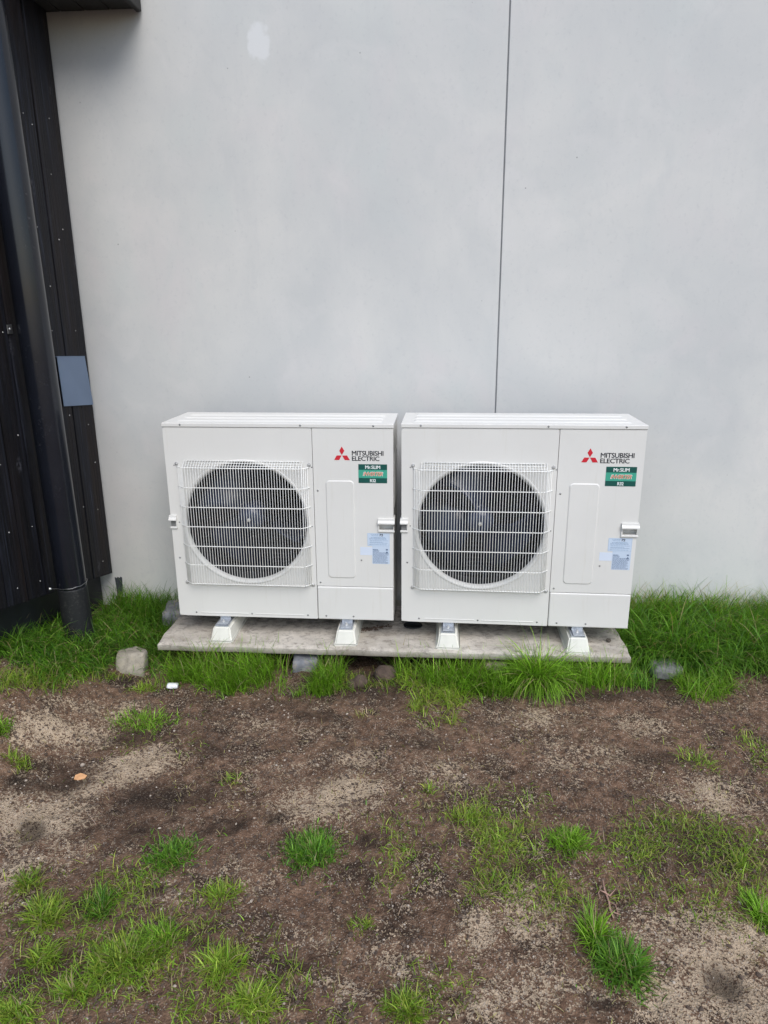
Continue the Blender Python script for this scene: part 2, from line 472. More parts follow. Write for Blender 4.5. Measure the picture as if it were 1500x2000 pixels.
def mat_grass():
    mt, n, b = new_mat('grass_blade')
    at = n.nodes.new('ShaderNodeAttribute'); at.attribute_name = 'col'
    n.links.new(at.outputs['Color'], b.inputs['Base Color'])
    b.inputs['Roughness'].default_value = .5; b.inputs['Specular IOR Level'].default_value = .35
    tr = n.nodes.new('ShaderNodeBsdfTranslucent')
    g = n.nodes.new('ShaderNodeMix'); g.data_type = 'RGBA'; g.blend_type = 'MULTIPLY'; g.inputs[0].default_value = 1
    n.links.new(at.outputs['Color'], g.inputs[6]); g.inputs[7].default_value = (1.25, 1.3, .6, 1)
    n.links.new(g.outputs[2], tr.inputs['Color'])
    mx = n.nodes.new('ShaderNodeMixShader'); mx.inputs[0].default_value = .45
    n.links.new(b.outputs[0], mx.inputs[1]); n.links.new(tr.outputs[0], mx.inputs[2])
    n.links.new(mx.outputs[0], n.nodes['Material Output'].inputs['Surface'])
    return mt
M_GRASS = mat_grass()

# ------------------------------------------------------------------ ground
def axis(a0, a1, step, ext):
    core = np.arange(a0, a1+1e-6, step)
    out = []; d = step; p = 0
    while p < ext: d *= 1.35; p += d; out.append(p)
    out = np.array(out)
    return np.concatenate([(a0-out)[::-1], core, a1+out])
def blob(x, y, px, py, rx, ry, rot=0.0):
    """soft spot centred on a photo pixel, radii in photo pixels"""
    cx, cy_ = G(px, py); ex, _ = G(px+rx, py); _, ey = G(px, py-ry)
    a = max(abs(ex-cx), .01); b_ = max(abs(ey-cy_), .01)
    dx = x-cx; dy = y-cy_
    c, s = math.cos(rot), math.sin(rot)
    u = (dx*c+dy*s)/a; v_ = (-dx*s+dy*c)/b_
    return np.exp(-(u*u+v_*v_)*1.2)
SAND = [(110,1430,110,40,.5,.62),(200,1390,90,30,.5,.45),(260,1500,85,32,.6,.75),(170,1550,50,22,.5,.55),(50,1600,110,60,0,.75),(20,1700,70,60,0,.5),
        (120,1660,70,40,0,.5),(660,1555,120,45,.2,.55),(690,1480,90,30,0,.35),(520,1420,110,30,0,.32),(1090,1410,120,28,0,.45),(1250,1420,90,25,0,.45),
        (1130,1480,110,40,0,.4),(1400,1560,90,40,0,.62),(1330,1800,60,30,0,.35),(1400,1840,150,60,0,.72),(1450,1950,120,70,0,.72),(1330,1960,90,50,0,.6),
        (930,1830,40,55,-.5,.72),(900,1870,70,40,0,.5),(780,1880,90,40,0,.55),(700,1940,90,25,-.3,.5),(620,1830,80,35,0,.35),(310,1750,90,28,0,.4),
        (1040,1790,70,60,0,.6),(1060,1930,120,60,0,.55),(960,1960,100,40,0,.5),(850,1500,110,40,0,.3),(1450,1380,60,20,0,.35),(560,1500,100,40,0,.3),(900,1440,120,40,0,.22),(480,1700,80,60,0,.3)]
WET = [(140,1525,70,28,.4,.55),(60,1625,22,22,0,.95),(450,1615,50,14,.5,.8),(530,1600,30,14,0,.6),(1410,1920,42,36,0,.65),(700,1330,120,22,0,.7),
       (260,1440,60,16,.4,.5),(1250,1330,140,20,0,.65),(1020,1350,120,16,0,.5),(390,1450,90,28,0,.35),(240,1620,90,30,.3,.45),(110,1500,70,16,.3,.5),
       (1290,1690,110,40,0,.4),(720,1640,30,15,0,.5),(300,1740,30,12,0,.7),(900,1950,30,10,0,.6),(1450,1310,70,14,0,.6),(540,1380,100,14,0,.3),(180,1770,70,30,0,.5),(400,1960,60,30,0,.4),
       (245,1330,40,10,0,.5),(330,1560,110,30,.4,.5),(250,1560,70,20,.3,.6),(60,1530,60,16,0,.6),(620,1400,90,16,0,.4),(1150,1360,120,14,0,.5),(820,1450,80,14,0,.4),(1300,1480,90,16,0,.4),(1350,1660,150,50,0,.5),(560,1640,40,24,0,.4),(700,1700,60,16,0,.4),(380,1830,60,30,0,.5),(1010,1700,60,24,0,.4),(1180,1960,50,16,0,.5),(550,1880,80,20,0,.4),(100,1900,110,60,0,.5),(880,1340,80,14,0,.5)]
gx = axis(-2.3, 2.2, .0105, 90); gy = axis(-2.5, .62, .0105, 90)
X, Y = np.meshgrid(gx, gy)
Z = ground_h(X, Y)
far = np.maximum(np.maximum(np.abs(X)-2.6, 0), np.maximum(-Y-2.8, np.maximum(Y-.7, 0)))
Z = np.where(far > 0, -.035 + (Z+.035)*np.exp(-far*.3), Z)
sand = .04 + .15*fbm(X*2.2, Y*2.2, 41, 4)
for s in SAND: sand = np.maximum(sand, s[5]*blob(X, Y, s[0], s[1], s[2]*1.35, s[3]*1.35, s[4])*(.25+1.3*fbm(X*7, Y*7, 57, 5)))
wet = np.zeros_like(X)
for s in WET: wet = np.maximum(wet, s[5]*1.25*blob(X, Y, s[0], s[1], s[2]*1.3, s[3]*1.35, s[4])*(.3+1.3*fbm(X*11, Y*11, 77, 5)))
wet = sstep(.10, .72, wet)*.78
ny, nx = X.shape
idx = np.arange(nx*ny).reshape(ny, nx)
quads = np.stack([idx[:-1, :-1], idx[:-1, 1:], idx[1:, 1:], idx[1:, :-1]], -1).reshape(-1, 4)
def np_mesh(name, V, F, mat, smooth=True):
    me = bpy.data.meshes.new(name)
    k = F.shape[1]
    me.vertices.add(len(V)); me.vertices.foreach_set('co', np.ascontiguousarray(V, dtype=np.float32).ravel())
    me.loops.add(F.size); me.loops.foreach_set('vertex_index', np.ascontiguousarray(F, dtype=np.int32).ravel())
    me.polygons.add(len(F)); me.polygons.foreach_set('loop_start', np.arange(0, F.size, k, dtype=np.int32))
    me.polygons.foreach_set('loop_total', np.full(len(F), k, dtype=np.int32))
    me.polygons.foreach_set('use_smooth', np.full(len(F), smooth))
    me.update(calc_edges=True)
    me.materials.append(mat)
    return me
me = np_mesh('ground', np.stack([X.ravel(), Y.ravel(), Z.ravel()], 1), quads, M_SOIL)
for nm, arr in (('sand', sand), ('wet', wet)):
    a = me.attributes.new(nm, 'FLOAT', 'POINT'); a.data.foreach_set('value', arr.ravel().astype(np.float32))
tag(link_mesh('ground', me), 'bare brown soil yard with pale sandy patches', kind='structure')

# ------------------------------------------------------------------ grey wall
WY = .55
wall = tag(empty('concrete_wall', (0, WY, 0)), 'tall pale grey concrete wall of two panels behind the outdoor units', 'wall')
b = MB(); b.bbox(-3.2, .4515, 0, .2, -.6, 4.4, .003, 2); b.build('wall_panel', M_WALL, wall)['label'] = 'wider left wall panel with a chalky round repair high up'
b = MB(); b.bbox(.4580, 5.4, .001, .2, -.6, 4.4, .003, 2); b.build('wall_panel', M_WALL, wall)['label'] = 'right wall panel beyond the vertical joint'
b = MB(); b.box(.4505, .4590, .006, .15, -.6, 4.39); b.build('joint_sealant', M_SEAL, wall)
# torn strip of bitumen felt hanging against the wall foot
b = MB()
pts = [(-1.681, .02), (-1.650, .015), (-1.643, .1), (-1.639, .166), (-1.647, .172), (-1.655, .163), (-1.664, .170), (-1.673, .162), (-1.681, .168), (-1.678, .09)]
b.prism(pts, -.006, -.001, 'xz'); b.build('felt_strip', M_BITUMEN, wall)

# ------------------------------------------------------------------ timber building on the left
CX = -1.675
tb = tag(empty('timber_building', (CX-.002, WY-.01, .2)), 'black stained timber building end with vertical boards and dark eave', 'building')
tb.rotation_euler = (0, rad(.64), 0)
def bz(y): return .32-.22*y       # the boards' feet follow a slope
edges = [.522, .31, .165, .02, -.125, -.27, -.415] + [-.56-.145*k for k in range(3)]
for i in range(len(edges)-1):
    y1, y0 = edges[i], edges[i+1]
    g = .0035
    z0, z1 = bz(y1), bz(y0)
    bm = bmesh.new()
    jt = random.uniform(-.003, .003) if i else 0
    vsb = [bm.verts.new((x_, y_, z_)) for z_, y_ in ((0, 0),) for x_ in ()]
    A = [(-.024, y0+g, z1), (jt, y0+g, z1), (jt, y1-g, z0), (-.024, y1-g, z0)]
    lo = [bm.verts.new(p) for p in A]; hi = [bm.verts.new((p[0], p[1], 3.02)) for p in A]
    bm.faces.new(lo); bm.faces.new(hi[::-1])
    for k in range(4): bm.faces.new((lo[k], hi[k], hi[(k+1) % 4], lo[(k+1) % 4]))
    bmesh.ops.recalc_face_normals(bm, faces=bm.faces[:])
    bmesh.ops.bevel(bm, geom=bm.edges[:], offset=.0022, segments=2, affect='EDGES')
    mb = MB(); mb.bm(bm)
    for v_i in range(len(mb.v)):
        x_, y_, z_ = mb.v[v_i]; mb.v[v_i] = (x_, y_-(WY-.01), z_-.2)
    mb.build('board', M_WOOD, tb)
def tbox(name, mat, x0, x1, y0, y1, z0, z1, bev=0):
    mb = MB()
    o = (0, WY-.01, .2)
    if bev: mb.bbox(x0-o[0], x1-o[0], y0-o[1], y1-o[1], z0-o[2], z1-o[2], bev)
    else: mb.box(x0-o[0], x1-o[0], y0-o[1], y1-o[1], z0-o[2], z1-o[2])
    return mb.build(name, mat, tb)
tbox('backing_board', M_EAVE, -.06, -.0265, -.83, .535, .45, 3.02)
tbox('plinth', M_MEMBRANE, -.25, -.085, -.83, .535, -.4, .46)
# eave: soffit boards and fascia over the timber wall
for k in range(4):
    tbox('soffit_board', M_EAVE, -.06+k*.118+.002, -.06+(k+1)*.118-.002, -.03+.30, .538, 2.955+.001*k, 2.98, .003)
tbox('fascia', M_EAVE, .414, .44, -.03+.30, .538, 2.945, 3.15, .004)
tbox('end_fascia', M_EAVE, .002, .4125, .244, .268, 2.945, 3.15, .004)
tbox('roof_slab', M_EAVE, -1.5, .02, -.86, .235, 3.152, 3.22, .004)
tbox('roof_slab', M_EAVE, -1.5, .46, .243, .538, 3.153, 3.22, .004)
# nails
nm_ = MB(); nm_.lathe([(.0001, .0022), (.0022, .0019), (.0032, .0006), (.0034, 0)], 8, 'x')
nail_me = nm_.mesh('nail', M_NAIL)
NAILS = [(.21,2.462),(.272,2.433),(.426,2.494),(.204,2.003),(.428,2.016),(.381,1.966),(.214,1.549),(.432,1.543),(-.166,1.553),(.274,1.141),(.21,1.087),(.447,1.067),(-.168,1.118),
         (-.166,.70),(-.334,.726),(-.337,.469),(-.167,.434),(.425,.312),(.438,.606),(.295,.661),(.382,2.251),(.25,1.75),(.47,.86),(-.32,1.02)]
for y_, z_ in NAILS:
    o = link_mesh('nail', nail_me, tb, (.0005, y_-(WY-.01), z_-.2)); 
    s_ = random.uniform(.55, 1.0); o.scale = (1, s_, s_)
def washer(y_, z_):
    mb = MB(); mb.bbox(0, .003, -.017, .017, -.019, .019, .001); mb.lathe([(.0001, .0075), (.006, .007), (.008, .003)], 10, 'x')
    return mb.build('washer_plate', M_SCREW, tb, (.002, y_-(WY-.01), z_-.2))
washer(-.120, 1.564)

# metal plate screwed across two boards
pl = tag(empty('cover_plate', (CX+.0145, .36, 1.30)), 'blue-grey sheet metal plate screwed on the black boards beside the downpipe', 'metal plate')
mb = MB()
mb.prism([(-.137, -.108), (.150, -.137), (.124, .113), (-.139, .128)], 0, .0025, 'yz')
mb.build('sheet', M_PLATE, pl)
mb = MB(); mb.prism([(-.1405, .1275), (.1245, .1125), (.1245, .116), (-.1405, .131)], -.004, .0035, 'yz'); mb.build('folded_edge', M_PLATE, pl)

# ------------------------------------------------------------------ downpipe
PX, PY, PR = -1.584, -.063, .066
dp = tag(empty('downpipe', (PX, PY, .06)), 'thick black rain downpipe standing in front of the black timber boards', 'downpipe')
mb = MB(); mb.lathe([(PR, .0), (PR, .30), (PR, 1.35), (PR, 2.2), (PR, 3.3)], 40, 'z'); mb.build('pipe', M_PIPE, dp)
mb = MB(); mb.lathe([(PR+.0005, .308), (PR+.0016, .307), (PR+.0018, .302), (PR+.0016, .295), (PR+.0016, -.09)], 40, 'z'); mb.build('collar', M_COLLAR, dp)
mb = MB()
wp_ = []
for k in range(22):
    a = rad(-128 + 160*k/21); f = k/21
    wp_.append(((PR+.004)*math.cos(a), (PR+.004)*math.sin(a), .316 + .014*f + .0012*math.sin(k*1.3)))
mb.tube([(-.068, -.072, .322)] + wp_ + [(-.05, .095, .325)], .0013, 5); mb.build('wire_tie', M_SCREW, dp)
bolt = MB(); bolt.lathe([(.0001, .012), (.006, .011), (.0085, .006), (.009, 0)], 10, 'x')
bme = bolt.mesh('bolt', M_NAIL)
o = link_mesh('bolt', bme, dp, (-.070, -.072, .322)); o.scale = (.7,)*3; o = link_mesh('bolt', bme, dp, (-.050, .110, .326)); o.scale = (.8,)*3

# ------------------------------------------------------------------ concrete slab
SZ = .10
slab = tag(empty('concrete_slab', (-.06, .14, SZ-.045)), 'weathered flat concrete slab under the two outdoor units', 'slab')
bm = bmesh.new()
nxs, nys = 90, 22
x0, x1, y0, y1 = -1.176, 1.052, -.115, .405
rows = []
for lvl in (0, 1):
    grid = []
    for j in range(nys+1):
        row = []
        for i in range(nxs+1):
            x_ = x0+(x1-x0)*i/nxs; y_ = y0+(y1-y0)*j/nys
            e = 0
            if j == 0: e = .006*(float(fbm(x_*9, 3.3, 5, 4))-.5)*2
            if i == 0: x_ += .010*(float(fbm(y_*12, 1.3, 6, 3))-.5)*2
            if i == nxs: x_ += .012*(float(fbm(y_*12, 7.3, 8, 3))-.5)*2
            z_ = .045 if lvl else .012
            if lvl: z_ += .004*(float(fbm(x_*5, y_*5, 15, 4))-.5) - (.004+.004*float(vnoise(x_*30, y_*30, 2)) if (j in (0, nys) or i in (0, nxs)) else 0)
            row.append(bm.verts.new((x_+.06, y_+e-.14, z_)))
        grid.append(row)
    rows.append(grid)
T, Bt = rows[1], rows[0]
for j in range(nys):
    for i in range(nxs):
        bm.faces.new((T[j][i], T[j][i+1], T[j+1][i+1], T[j+1][i]))
for i in range(nxs):
    bm.faces.new((Bt[0][i], Bt[0][i+1], T[0][i+1], T[0][i])); bm.faces.new((T[nys][i], T[nys][i+1], Bt[nys][i+1], Bt[nys][i]))
for j in range(nys):
    bm.faces.new((T[j][0], T[j+1][0], Bt[j+1][0], Bt[j][0])); bm.faces.new((Bt[j][nxs], Bt[j+1][nxs], T[j+1][nxs], T[j][nxs]))
mb = MB(); mb.bm(bm, False); mb.build('slab_body', M_SLAB, slab)
# short black drain socket let into the slab between the units
mb = MB(); mb.lathe([(.046, .043), (.048, .049), (.044, .051), (.041, .049), (.040, .046), (.0001, .0455)], 28, 'z')
mb.build('drain_cap', M_DARK, slab, (.108, .012, 0)).scale = (1, .8, 1)

# ------------------------------------------------------------------ support blocks
def support_block():
    t = empty('support_block', (0, 0, SZ))
    bm = bmesh.new()
    L0, L1 = -.088, .43
    base = [(-.058, L0, -.006), (.058, L0, -.006), (.058, L1, -.006), (-.058, L1, -.006)]
    fl = [(p[0], p[1], .006) for p in base]
    s1 = [(-.051, L0+.010, .009), (.051, L0+.010, .009), (.051, L1-.010, .009), (-.051, L1-.010, .009)]
    tp = [(-.041, L0+.030, .069), (.041, L0+.030, .069), (.041, L1-.03, .069), (-.041, L1-.03, .069)]
    R_ = [[bm.verts.new(p) for p in q] for q in (base, fl, s1, tp)]
    bm.faces.new(R_[0][::-1]); bm.faces.new(R_[3])
    for a_, b_ in zip(R_[:-1], R_[1:]):
        for k in range(4): bm.faces.new((a_[k], a_[(k+1) % 4], b_[(k+1) % 4], b_[k]))
    ed = [e for e in bm.edges if abs(e.verts[0].co.z-e.verts[1].co.z) > .004 or e.verts[0].co.z > .06]
    bmesh.ops.bevel(bm, geom=ed, offset=.008, segments=3, affect='EDGES')
    mb = MB(); mb.bm(bm); mb.build('block_body', M_PVC, t)
    mb = MB()
    mb.bbox(-.032, .032, L0+.036, L1-.036, .0685, .0725, .001)
    mb.box(-.032, -.029, L0+.036, L1-.036, .0725, .0755); mb.box(.029, .032, L0+.036, L1-.036, .0725, .0755)
    mb.build('metal_rail', M_ZINC, t)
    mb = MB(); mb.lathe([(.0135, .0725), (.0135, .0745)], 16, 'z', (.0, -.018, 0), cap1=True)
    mb.lathe([(.0075, .0745), (.0075, .081), (.0045, .081), (.0042, .090)], 6, 'z', (.0, -.018, 0), smooth=False, cap1=True)
    mb.build('bolt', M_NAIL, t)
    return t
sb0 = support_block()
SB = [(-.868, 0, 'leftmost pale plastic support block, under the fan side of the left unit'),
      (-.265, 0, 'pale plastic support block under the lettered side of the left unit'),
      (.222, -.008, 'pale plastic support block under the right unit fan, beside the black drain cap'),
      (.821, -.018, 'rightmost pale plastic support block, near the dry leaf on the slab')]
for i, (x_, y_, lb) in enumerate(SB):
    o = sb0 if i == 0 else copy_tree(sb0)
    o.location = (x_, y_, SZ-.001)
    o.rotation_euler = (0, 0, -.0178 if i > 1 else 0)
    tag(o, lb, 'support block', 'support blocks under the outdoor units')

# ------------------------------------------------------------------ outdoor unit
UW, UH, UD = 1.05, .951, .339
LID = .0215
SPL = .685
def text_mesh(s, x0, x1, z0, z1, y, bold=0.0, shear=0.0):
    """flat lettering; bold is a stroke widening in metres, made of shifted layers"""
    cu = bpy.data.curves.new('t', 'FONT'); cu.body = s; cu.size = 1; cu.shear = shear; cu.resolution_u = 3; cu.space_character = .94
    ob = bpy.data.objects.new('t', cu); COL.objects.link(ob)
    dg = bpy.context.evaluated_depsgraph_get()
    m0 = bpy.data.meshes.new_from_object(ob.evaluated_get(dg))
    bpy.data.objects.remove(ob); bpy.data.curves.remove(cu)
    co = np.empty(len(m0.vertices)*3); m0.vertices.foreach_get('co', co); co = co.reshape(-1, 3)
    fs = [tuple(p.vertices) for p in m0.polygons]; bpy.data.meshes.remove(m0)
    mn, mx_ = co.min(0), co.max(0)
    x0 += bold; x1 -= bold; z0 += bold*.6; z1 -= bold*.6
    bx = x0+(co[:, 0]-mn[0])/(mx_[0]-mn[0])*(x1-x0); bz_ = z0+(co[:, 1]-mn[1])/(mx_[1]-mn[1])*(z1-z0)
    mb = MB()
    sh = [(0, 0)] if bold == 0 else [(0, 0), (-1, 0), (1, 0), (-.5, 0), (.5, 0), (0, .6), (0, -.6)]
    for k, (a, c) in enumerate(sh):
        mb.add([(float(p+a*bold), y-.00004*k, float(q+c*bold)) for p, q in zip(bx, bz_)], fs)
    me_ = bpy.data.meshes.new('lettering'); me_.from_pydata(mb.v, [], mb.f); me_.update()
    return me_
def lettering(s, mat, parent, *a, **k):
    me_ = text_mesh(s, *a, **k); me_.materials.append(mat)
    return link_mesh('lettering', me_, parent)

def make_unit():
    u = empty('heat_pump_unit')
    top = UH-LID-.0015
    FC = (.359, .478); RL, RT = .304, .284     # fan opening: lip and throat
    # front panel with the round opening and its rolled lip
    bm = bmesh.new()
    px0, px1, pz0, pz1 = 0, SPL-.0012, 0, top
    n = 96
    angs = sorted(set([2*math.pi*k/n for k in range(n)] + [math.atan2(z-FC[1], x-FC[0]) % (2*math.pi) for x in (px0, px1) for z in (pz0, pz1)]))
    inner = [bm.verts.new((FC[0]+RL*math.cos(a), 0, FC[1]+RL*math.sin(a))) for a in angs]
    outer = []
    for a in angs:
        c, s = math.cos(a), math.sin(a); t = 1e9
        if c > 1e-9: t = min(t, (px1-FC[0])/c)
        if c < -1e-9: t = min(t, (px0-FC[0])/c)
        if s > 1e-9: t = min(t, (pz1-FC[1])/s)
        if s < -1e-9: t = min(t, (pz0-FC[1])/s)
        outer.append(bm.verts.new((FC[0]+t*c, 0, FC[1]+t*s)))
    K = len(angs)
    for k in range(K):
        k2 = (k+1) % K
        bm.faces.new((inner[k], inner[k2], outer[k2], outer[k]))
    bk = [bm.verts.new((v.co.x, .018, v.co.z)) for v in outer]
    for k in range(K):
        k2 = (k+1) % K; bm.faces.new((outer[k], outer[k2], bk[k2], bk[k]))
    ed = [e for e in bm.edges if e.verts[0] in outer and e.verts[1] in outer]
    bmesh.ops.bevel(bm, geom=ed, offset=.0035, segments=3, affect='EDGES')
    mb = MB(); mb.bm(bm)
    fp = mb.build('front_panel', M_ENAMEL, u)
    # bell mouth
    mb = MB()
    prof = [(RL+.001, .0002), (RL-.001, -.0022), (RL-.004, -.003)]
    for k in range(1, 9):
        a = rad(90*k/8); prof.append((RT+(RL-.004-RT)*(1-math.sin(a)), -.003+.022*(1-math.cos(a))))
    mb.lathe(prof, 96, 'y', (FC[0], 0, FC[1])); mb.build('bell_mouth', M_ENAMEL, fp)
    mb = MB(); mb.lathe([(RT+.0012, .0175), (RT+.0012, .10)], 96, 'y', (FC[0], 0, FC[1])); mb.build('throat_ring', M_DARK, fp)  # dark material paints in the shade inside the throat
    # pressed rib along the foot of the panel
    mb = MB(); mb.bbox(.108, .345, -.0022, .001, .0155, .0195, .0012); mb.bbox(.377, .620, -.0022, .001, .0155, .0195, .0012); mb.build('pressed_rib', M_ENAMEL, fp)
    # dark inner housing
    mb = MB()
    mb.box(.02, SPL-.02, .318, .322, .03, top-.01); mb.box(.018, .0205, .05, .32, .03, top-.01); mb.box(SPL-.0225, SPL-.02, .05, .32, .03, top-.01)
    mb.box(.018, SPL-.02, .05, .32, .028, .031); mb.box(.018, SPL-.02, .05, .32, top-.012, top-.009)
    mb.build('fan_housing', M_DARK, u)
    # coil behind the fan
    mb = MB()
    mb.box(.03, SPL-.03, .300, .310, .05, top-.03)
    co_ = mb.build('coil', M_COIL, u)
    mb = MB()
    for k in range(38):
        z = .07+k*.022; mb.tube([(.035, .297, z), (SPL-.035, .297, z)], .0035, 5)
    tb_ = mb.build('coil_tubes', M_TUBE, co_); tb_['kind'] = 'stuff'
    # motor bracket
    mb = MB(); mb.bbox(FC[0]+.035, FC[0]+.048, .262, .285, .05, top-.03, .002); mb.bbox(FC[0]-.075, FC[0]-.062, .262, .285, .05, top-.03, .002)
    mb.bbox(FC[0]-.06, FC[0]+.034, .255, .275, FC[1]-.06, FC[1]+.06, .004); mb.build('motor_bracket', M_TUBE, u)
    # fan
    fan = empty('fan'); fan.parent = u; fan.location = (FC[0], .13, FC[1])
    mb = MB(); mb.lathe([(.0001, -.075), (.035, -.073), (.055, -.062), (.064, -.045), (.067, .045)], 32, 'y'); mb.build('fan_hub', M_FAN, fan)
    mb = MB(); mb.lathe([(.0001, -.092), (.004, -.0915), (.0045, -.083), (.009, -.083), (.009, -.074), (.013, -.074), (.013, -.070)], 12, 'y', smooth=False); mb.build('shaft_nut', M_NAIL, fan)
    bm = bmesh.new()
    g = []
    NR, NA = 8, 14
    for i in range(NR+1):
        r = .060+(.262-.060)*i/NR; row = []
        for j in range(NA+1):
            t = j/NA
            sweep = rad(18)*(i/NR)**1.5
            span = rad(70)+rad(22)*(i/NR)
            a = -span/2+span*t+sweep
            y = (.5-t)*(.115-.03*i/NR) + .014*math.sin(math.pi*t)
            if i == NR: a *= .97
            row.append(bm.verts.new((r*math.cos(a), y, r*math.sin(a))))
        g.append(row)
    for i in range(NR):
        for j in range(NA): bm.faces.new((g[i][j], g[i][j+1], g[i+1][j+1], g[i+1][j]))
    bmesh.ops.solidify(bm, geom=bm.faces[:], thickness=.0035)
    mb = MB(); mb.bm(bm, True); bl = mb.mesh('fan_blade', M_FAN)
    for k in range(3):
        o = link_mesh('fan_blade', bl, fan); o.rotation_euler = (0, -rad(-8+120*k), 0)
    # wire guard: seven cross rails, upright wires bent back at head and foot
    gd = MB()
    gx0, gx1, gxa, gxb = .090, .638, .052, .668
    gz0, gz1, gyf = .182, .748, -.036
    gd.tube([(gx0+.01, gyf+.0012, gz1-.002), (gx1-.01, gyf+.0012, gz1-.002)], .0016, 5)
    guard = gd.build('fan_guard', M_WIRE, u)
    am = MB(); am.lathe([(.0001, -.0062), (.0032, -.006), (.0046, -.0046), (.0048, -.003), (.0085, -.0028), (.009, 0)], 12, 'y', smooth=False); am = am.mesh('mounting_clip', M_CLIP)
    for (x_, z_) in ((gxa, gz1+.012), (gxb, gz1+.012), (gxa, gz0-.006), (gxb, gz0-.006)): link_mesh('mounting_clip', am, guard, (x_, 0, z_))
    rails = [gz1, .655, .562, .468, .372, .278, gz0]
    def rail_pts(z, yf, xa, xb, ins=.036):
        return [(xa, -.001, z), (xa+.004, -.004, z), (xa+ins-.004, yf+.004, z), (xa+ins+.004, yf, z), (xb-ins-.004, yf, z), (xb-ins+.004, yf+.004, z), (xb-.004, -.004, z), (xb, -.001, z)]
    for k, z in enumerate(rails):
        mb = MB(); mb.tube(rail_pts(z, gyf, gxa, gxb), .0023, 6); mb.build('rail', M_WIRE, guard)
    # short rails on the sloping head (and one at the foot)
    for f in (.33, .66, 1.0):
        mb = MB(); yy = gyf*(1-f)-.003; zz = gz1+.027*f
        mb.tube([(gx0-.002+.012*f, yy, zz), (gx1+.002-.012*f, yy, zz)], .0017, 5); mb.build('rail', M_WIRE, guard)
    mb = MB(); mb.tube([(gx0, -.004, gz0-.014), (gx1, -.004, gz0-.014)], .0017, 5); mb.build('rail', M_WIRE, guard)
    nw = 44
    rv = .00135
    mb = MB(); yw = gyf-.0032
    mb.tube([(0, -.002, gz0-.016), (0, yw+.004, gz0-.003), (0, yw, gz0+.003), (0, yw, gz1-.003), (0, yw+.003, gz1+.003), (0, -.002, gz1+.028)], rv, 5)
    wm = mb.mesh('wire', M_WIRE)
    for k in range(nw+1):
        link_mesh('wire', wm, guard, (gx0+(gx1-gx0)*k/nw, 0, 0))
    # wires on the slanting cheeks
    mb = MB(); mb.tube([(0, 0, gz0-.004), (0, 0, gz1+.003)], rv, 5); wm2 = mb.mesh('wire', M_WIRE)
    for k in range(1, 5):
        f = k/5
        for (xa, s) in ((gxa, 1), (gxb, -1)):
            link_mesh('wire', wm2, guard, (xa+s*.038*f, gyf*f-.0025, 0))
    # service panel with a recess for the handle
    mb = MB()
    sx0, sx1, sz0, sz1 = SPL+.0012, UW, .1725, top
    hx0, hz0, hz1 = .986, .457, .492
    bm = bmesh.new()
    xs = [sx0, hx0, sx1]; zs = [sz0, hz0, hz1, sz1]
    gv = [[bm.verts.new((x_, 0, z_)) for x_ in xs] for z_ in zs]
    for j in range(3):
        for i in range(2):
            if i == 1 and j == 1: continue
            bm.faces.new((gv[j][i], gv[j][i+1], gv[j+1][i+1], gv[j+1][i]))
    mb.bm(bm)
    # folded edges
    mb.add([(sx0, 0, sz0), (sx0, .018, sz0), (sx0, .018, sz1), (sx0, 0, sz1)], [(0, 1, 2, 3)])
    mb.add([(sx0, 0, sz0), (sx1, 0, sz0), (sx1, .018, sz0), (sx0, .018, sz0)], [(0, 1, 2, 3)])
    mb.add([(sx0, 0, sz1), (sx1, 0, sz1), (sx1, .018, sz1), (sx0, .018, sz1)], [(0, 1, 2, 3)])
    # recess
    mb.add([(hx0, 0, hz0), (hx0, .03, hz0), (hx0, .03, hz1), (hx0, 0, hz1), (sx1-.002, 0, hz0), (sx1-.002, .03, hz0), (sx1-.002, .03, hz1), (sx1-.002, 0, hz1)],
           [(0, 1, 2, 3), (1, 5, 6, 2), (0, 4, 5, 1), (3, 2, 6, 7), (4, 7, 6, 5)])
    sp = mb.build('service_panel', M_ENAMEL, u)
    def rr(x0, x1, z0, z1, r, n=6):
        P = []
        for cx, cz, a0 in ((x1-r, z1-r, 0), (x0+r, z1-r, 90), (x0+r, z0+r, 180), (x1-r, z0+r, 270)):
            for k in range(n+1):
                a = rad(a0+90*k/n); P.append((cx+r*math.cos(a), cz+r*math.sin(a)))
        return P
    A_ = rr(.741, .872, .215, .690, .018); B_ = rr(.7455, .8675, .2195, .6855, .015)
    nA = len(A_)
    mb = MB(); mb.add([(a, -.0003, c) for a, c in A_]+[(a, -.0034, c) for a, c in B_], [(k, (k+1) % nA, nA+(k+1) % nA, nA+k) for k in range(nA)]+[tuple(range(nA, 2*nA))])
    mb.build('embossed_panel', M_ENAMEL, sp)
    # lower cover
    mb = MB(); mb.bbox(SPL+.0012, UW, -.004, .02, 0, .1695, .006, 3); lc = mb.build('lower_cover', M_ENAMEL, u)
    # side, rear and base
    mb = MB(); mb.box(UW-.0015, UW, .0005, UD-.004, 0, .170); mb.box(UW-.0015, UW-.0004, .0005, UD-.004, .170, top)
    for k in range(5): mb.bbox(UW-.001, UW+.0012, .06+k*.05, .085+k*.05, .55, .80, .0008)
    mb.build('side_panel', M_ENAMEL, u)
    mb = MB(); mb.box(0, .0015, .0185, UD-.004, 0, top); mb.build('side_panel', M_ENAMEL, u)
    mb = MB(); mb.box(.004, UW-.004, UD-.004, UD, .02, top)
    rp = mb.build('rear_coil', M_COIL, u)
    mb = MB(); mb.box(.003, UW-.003, .020, UD-.005, .002, .022); mb.build('base_pan', M_ENAMEL, u)
    # lid with long ridges
    mb = MB(); z1 = UH-.003
    mb.bbox(-.0025, UW+.0025, -.0035, UD+.003, UH-LID, z1, .003, 3)
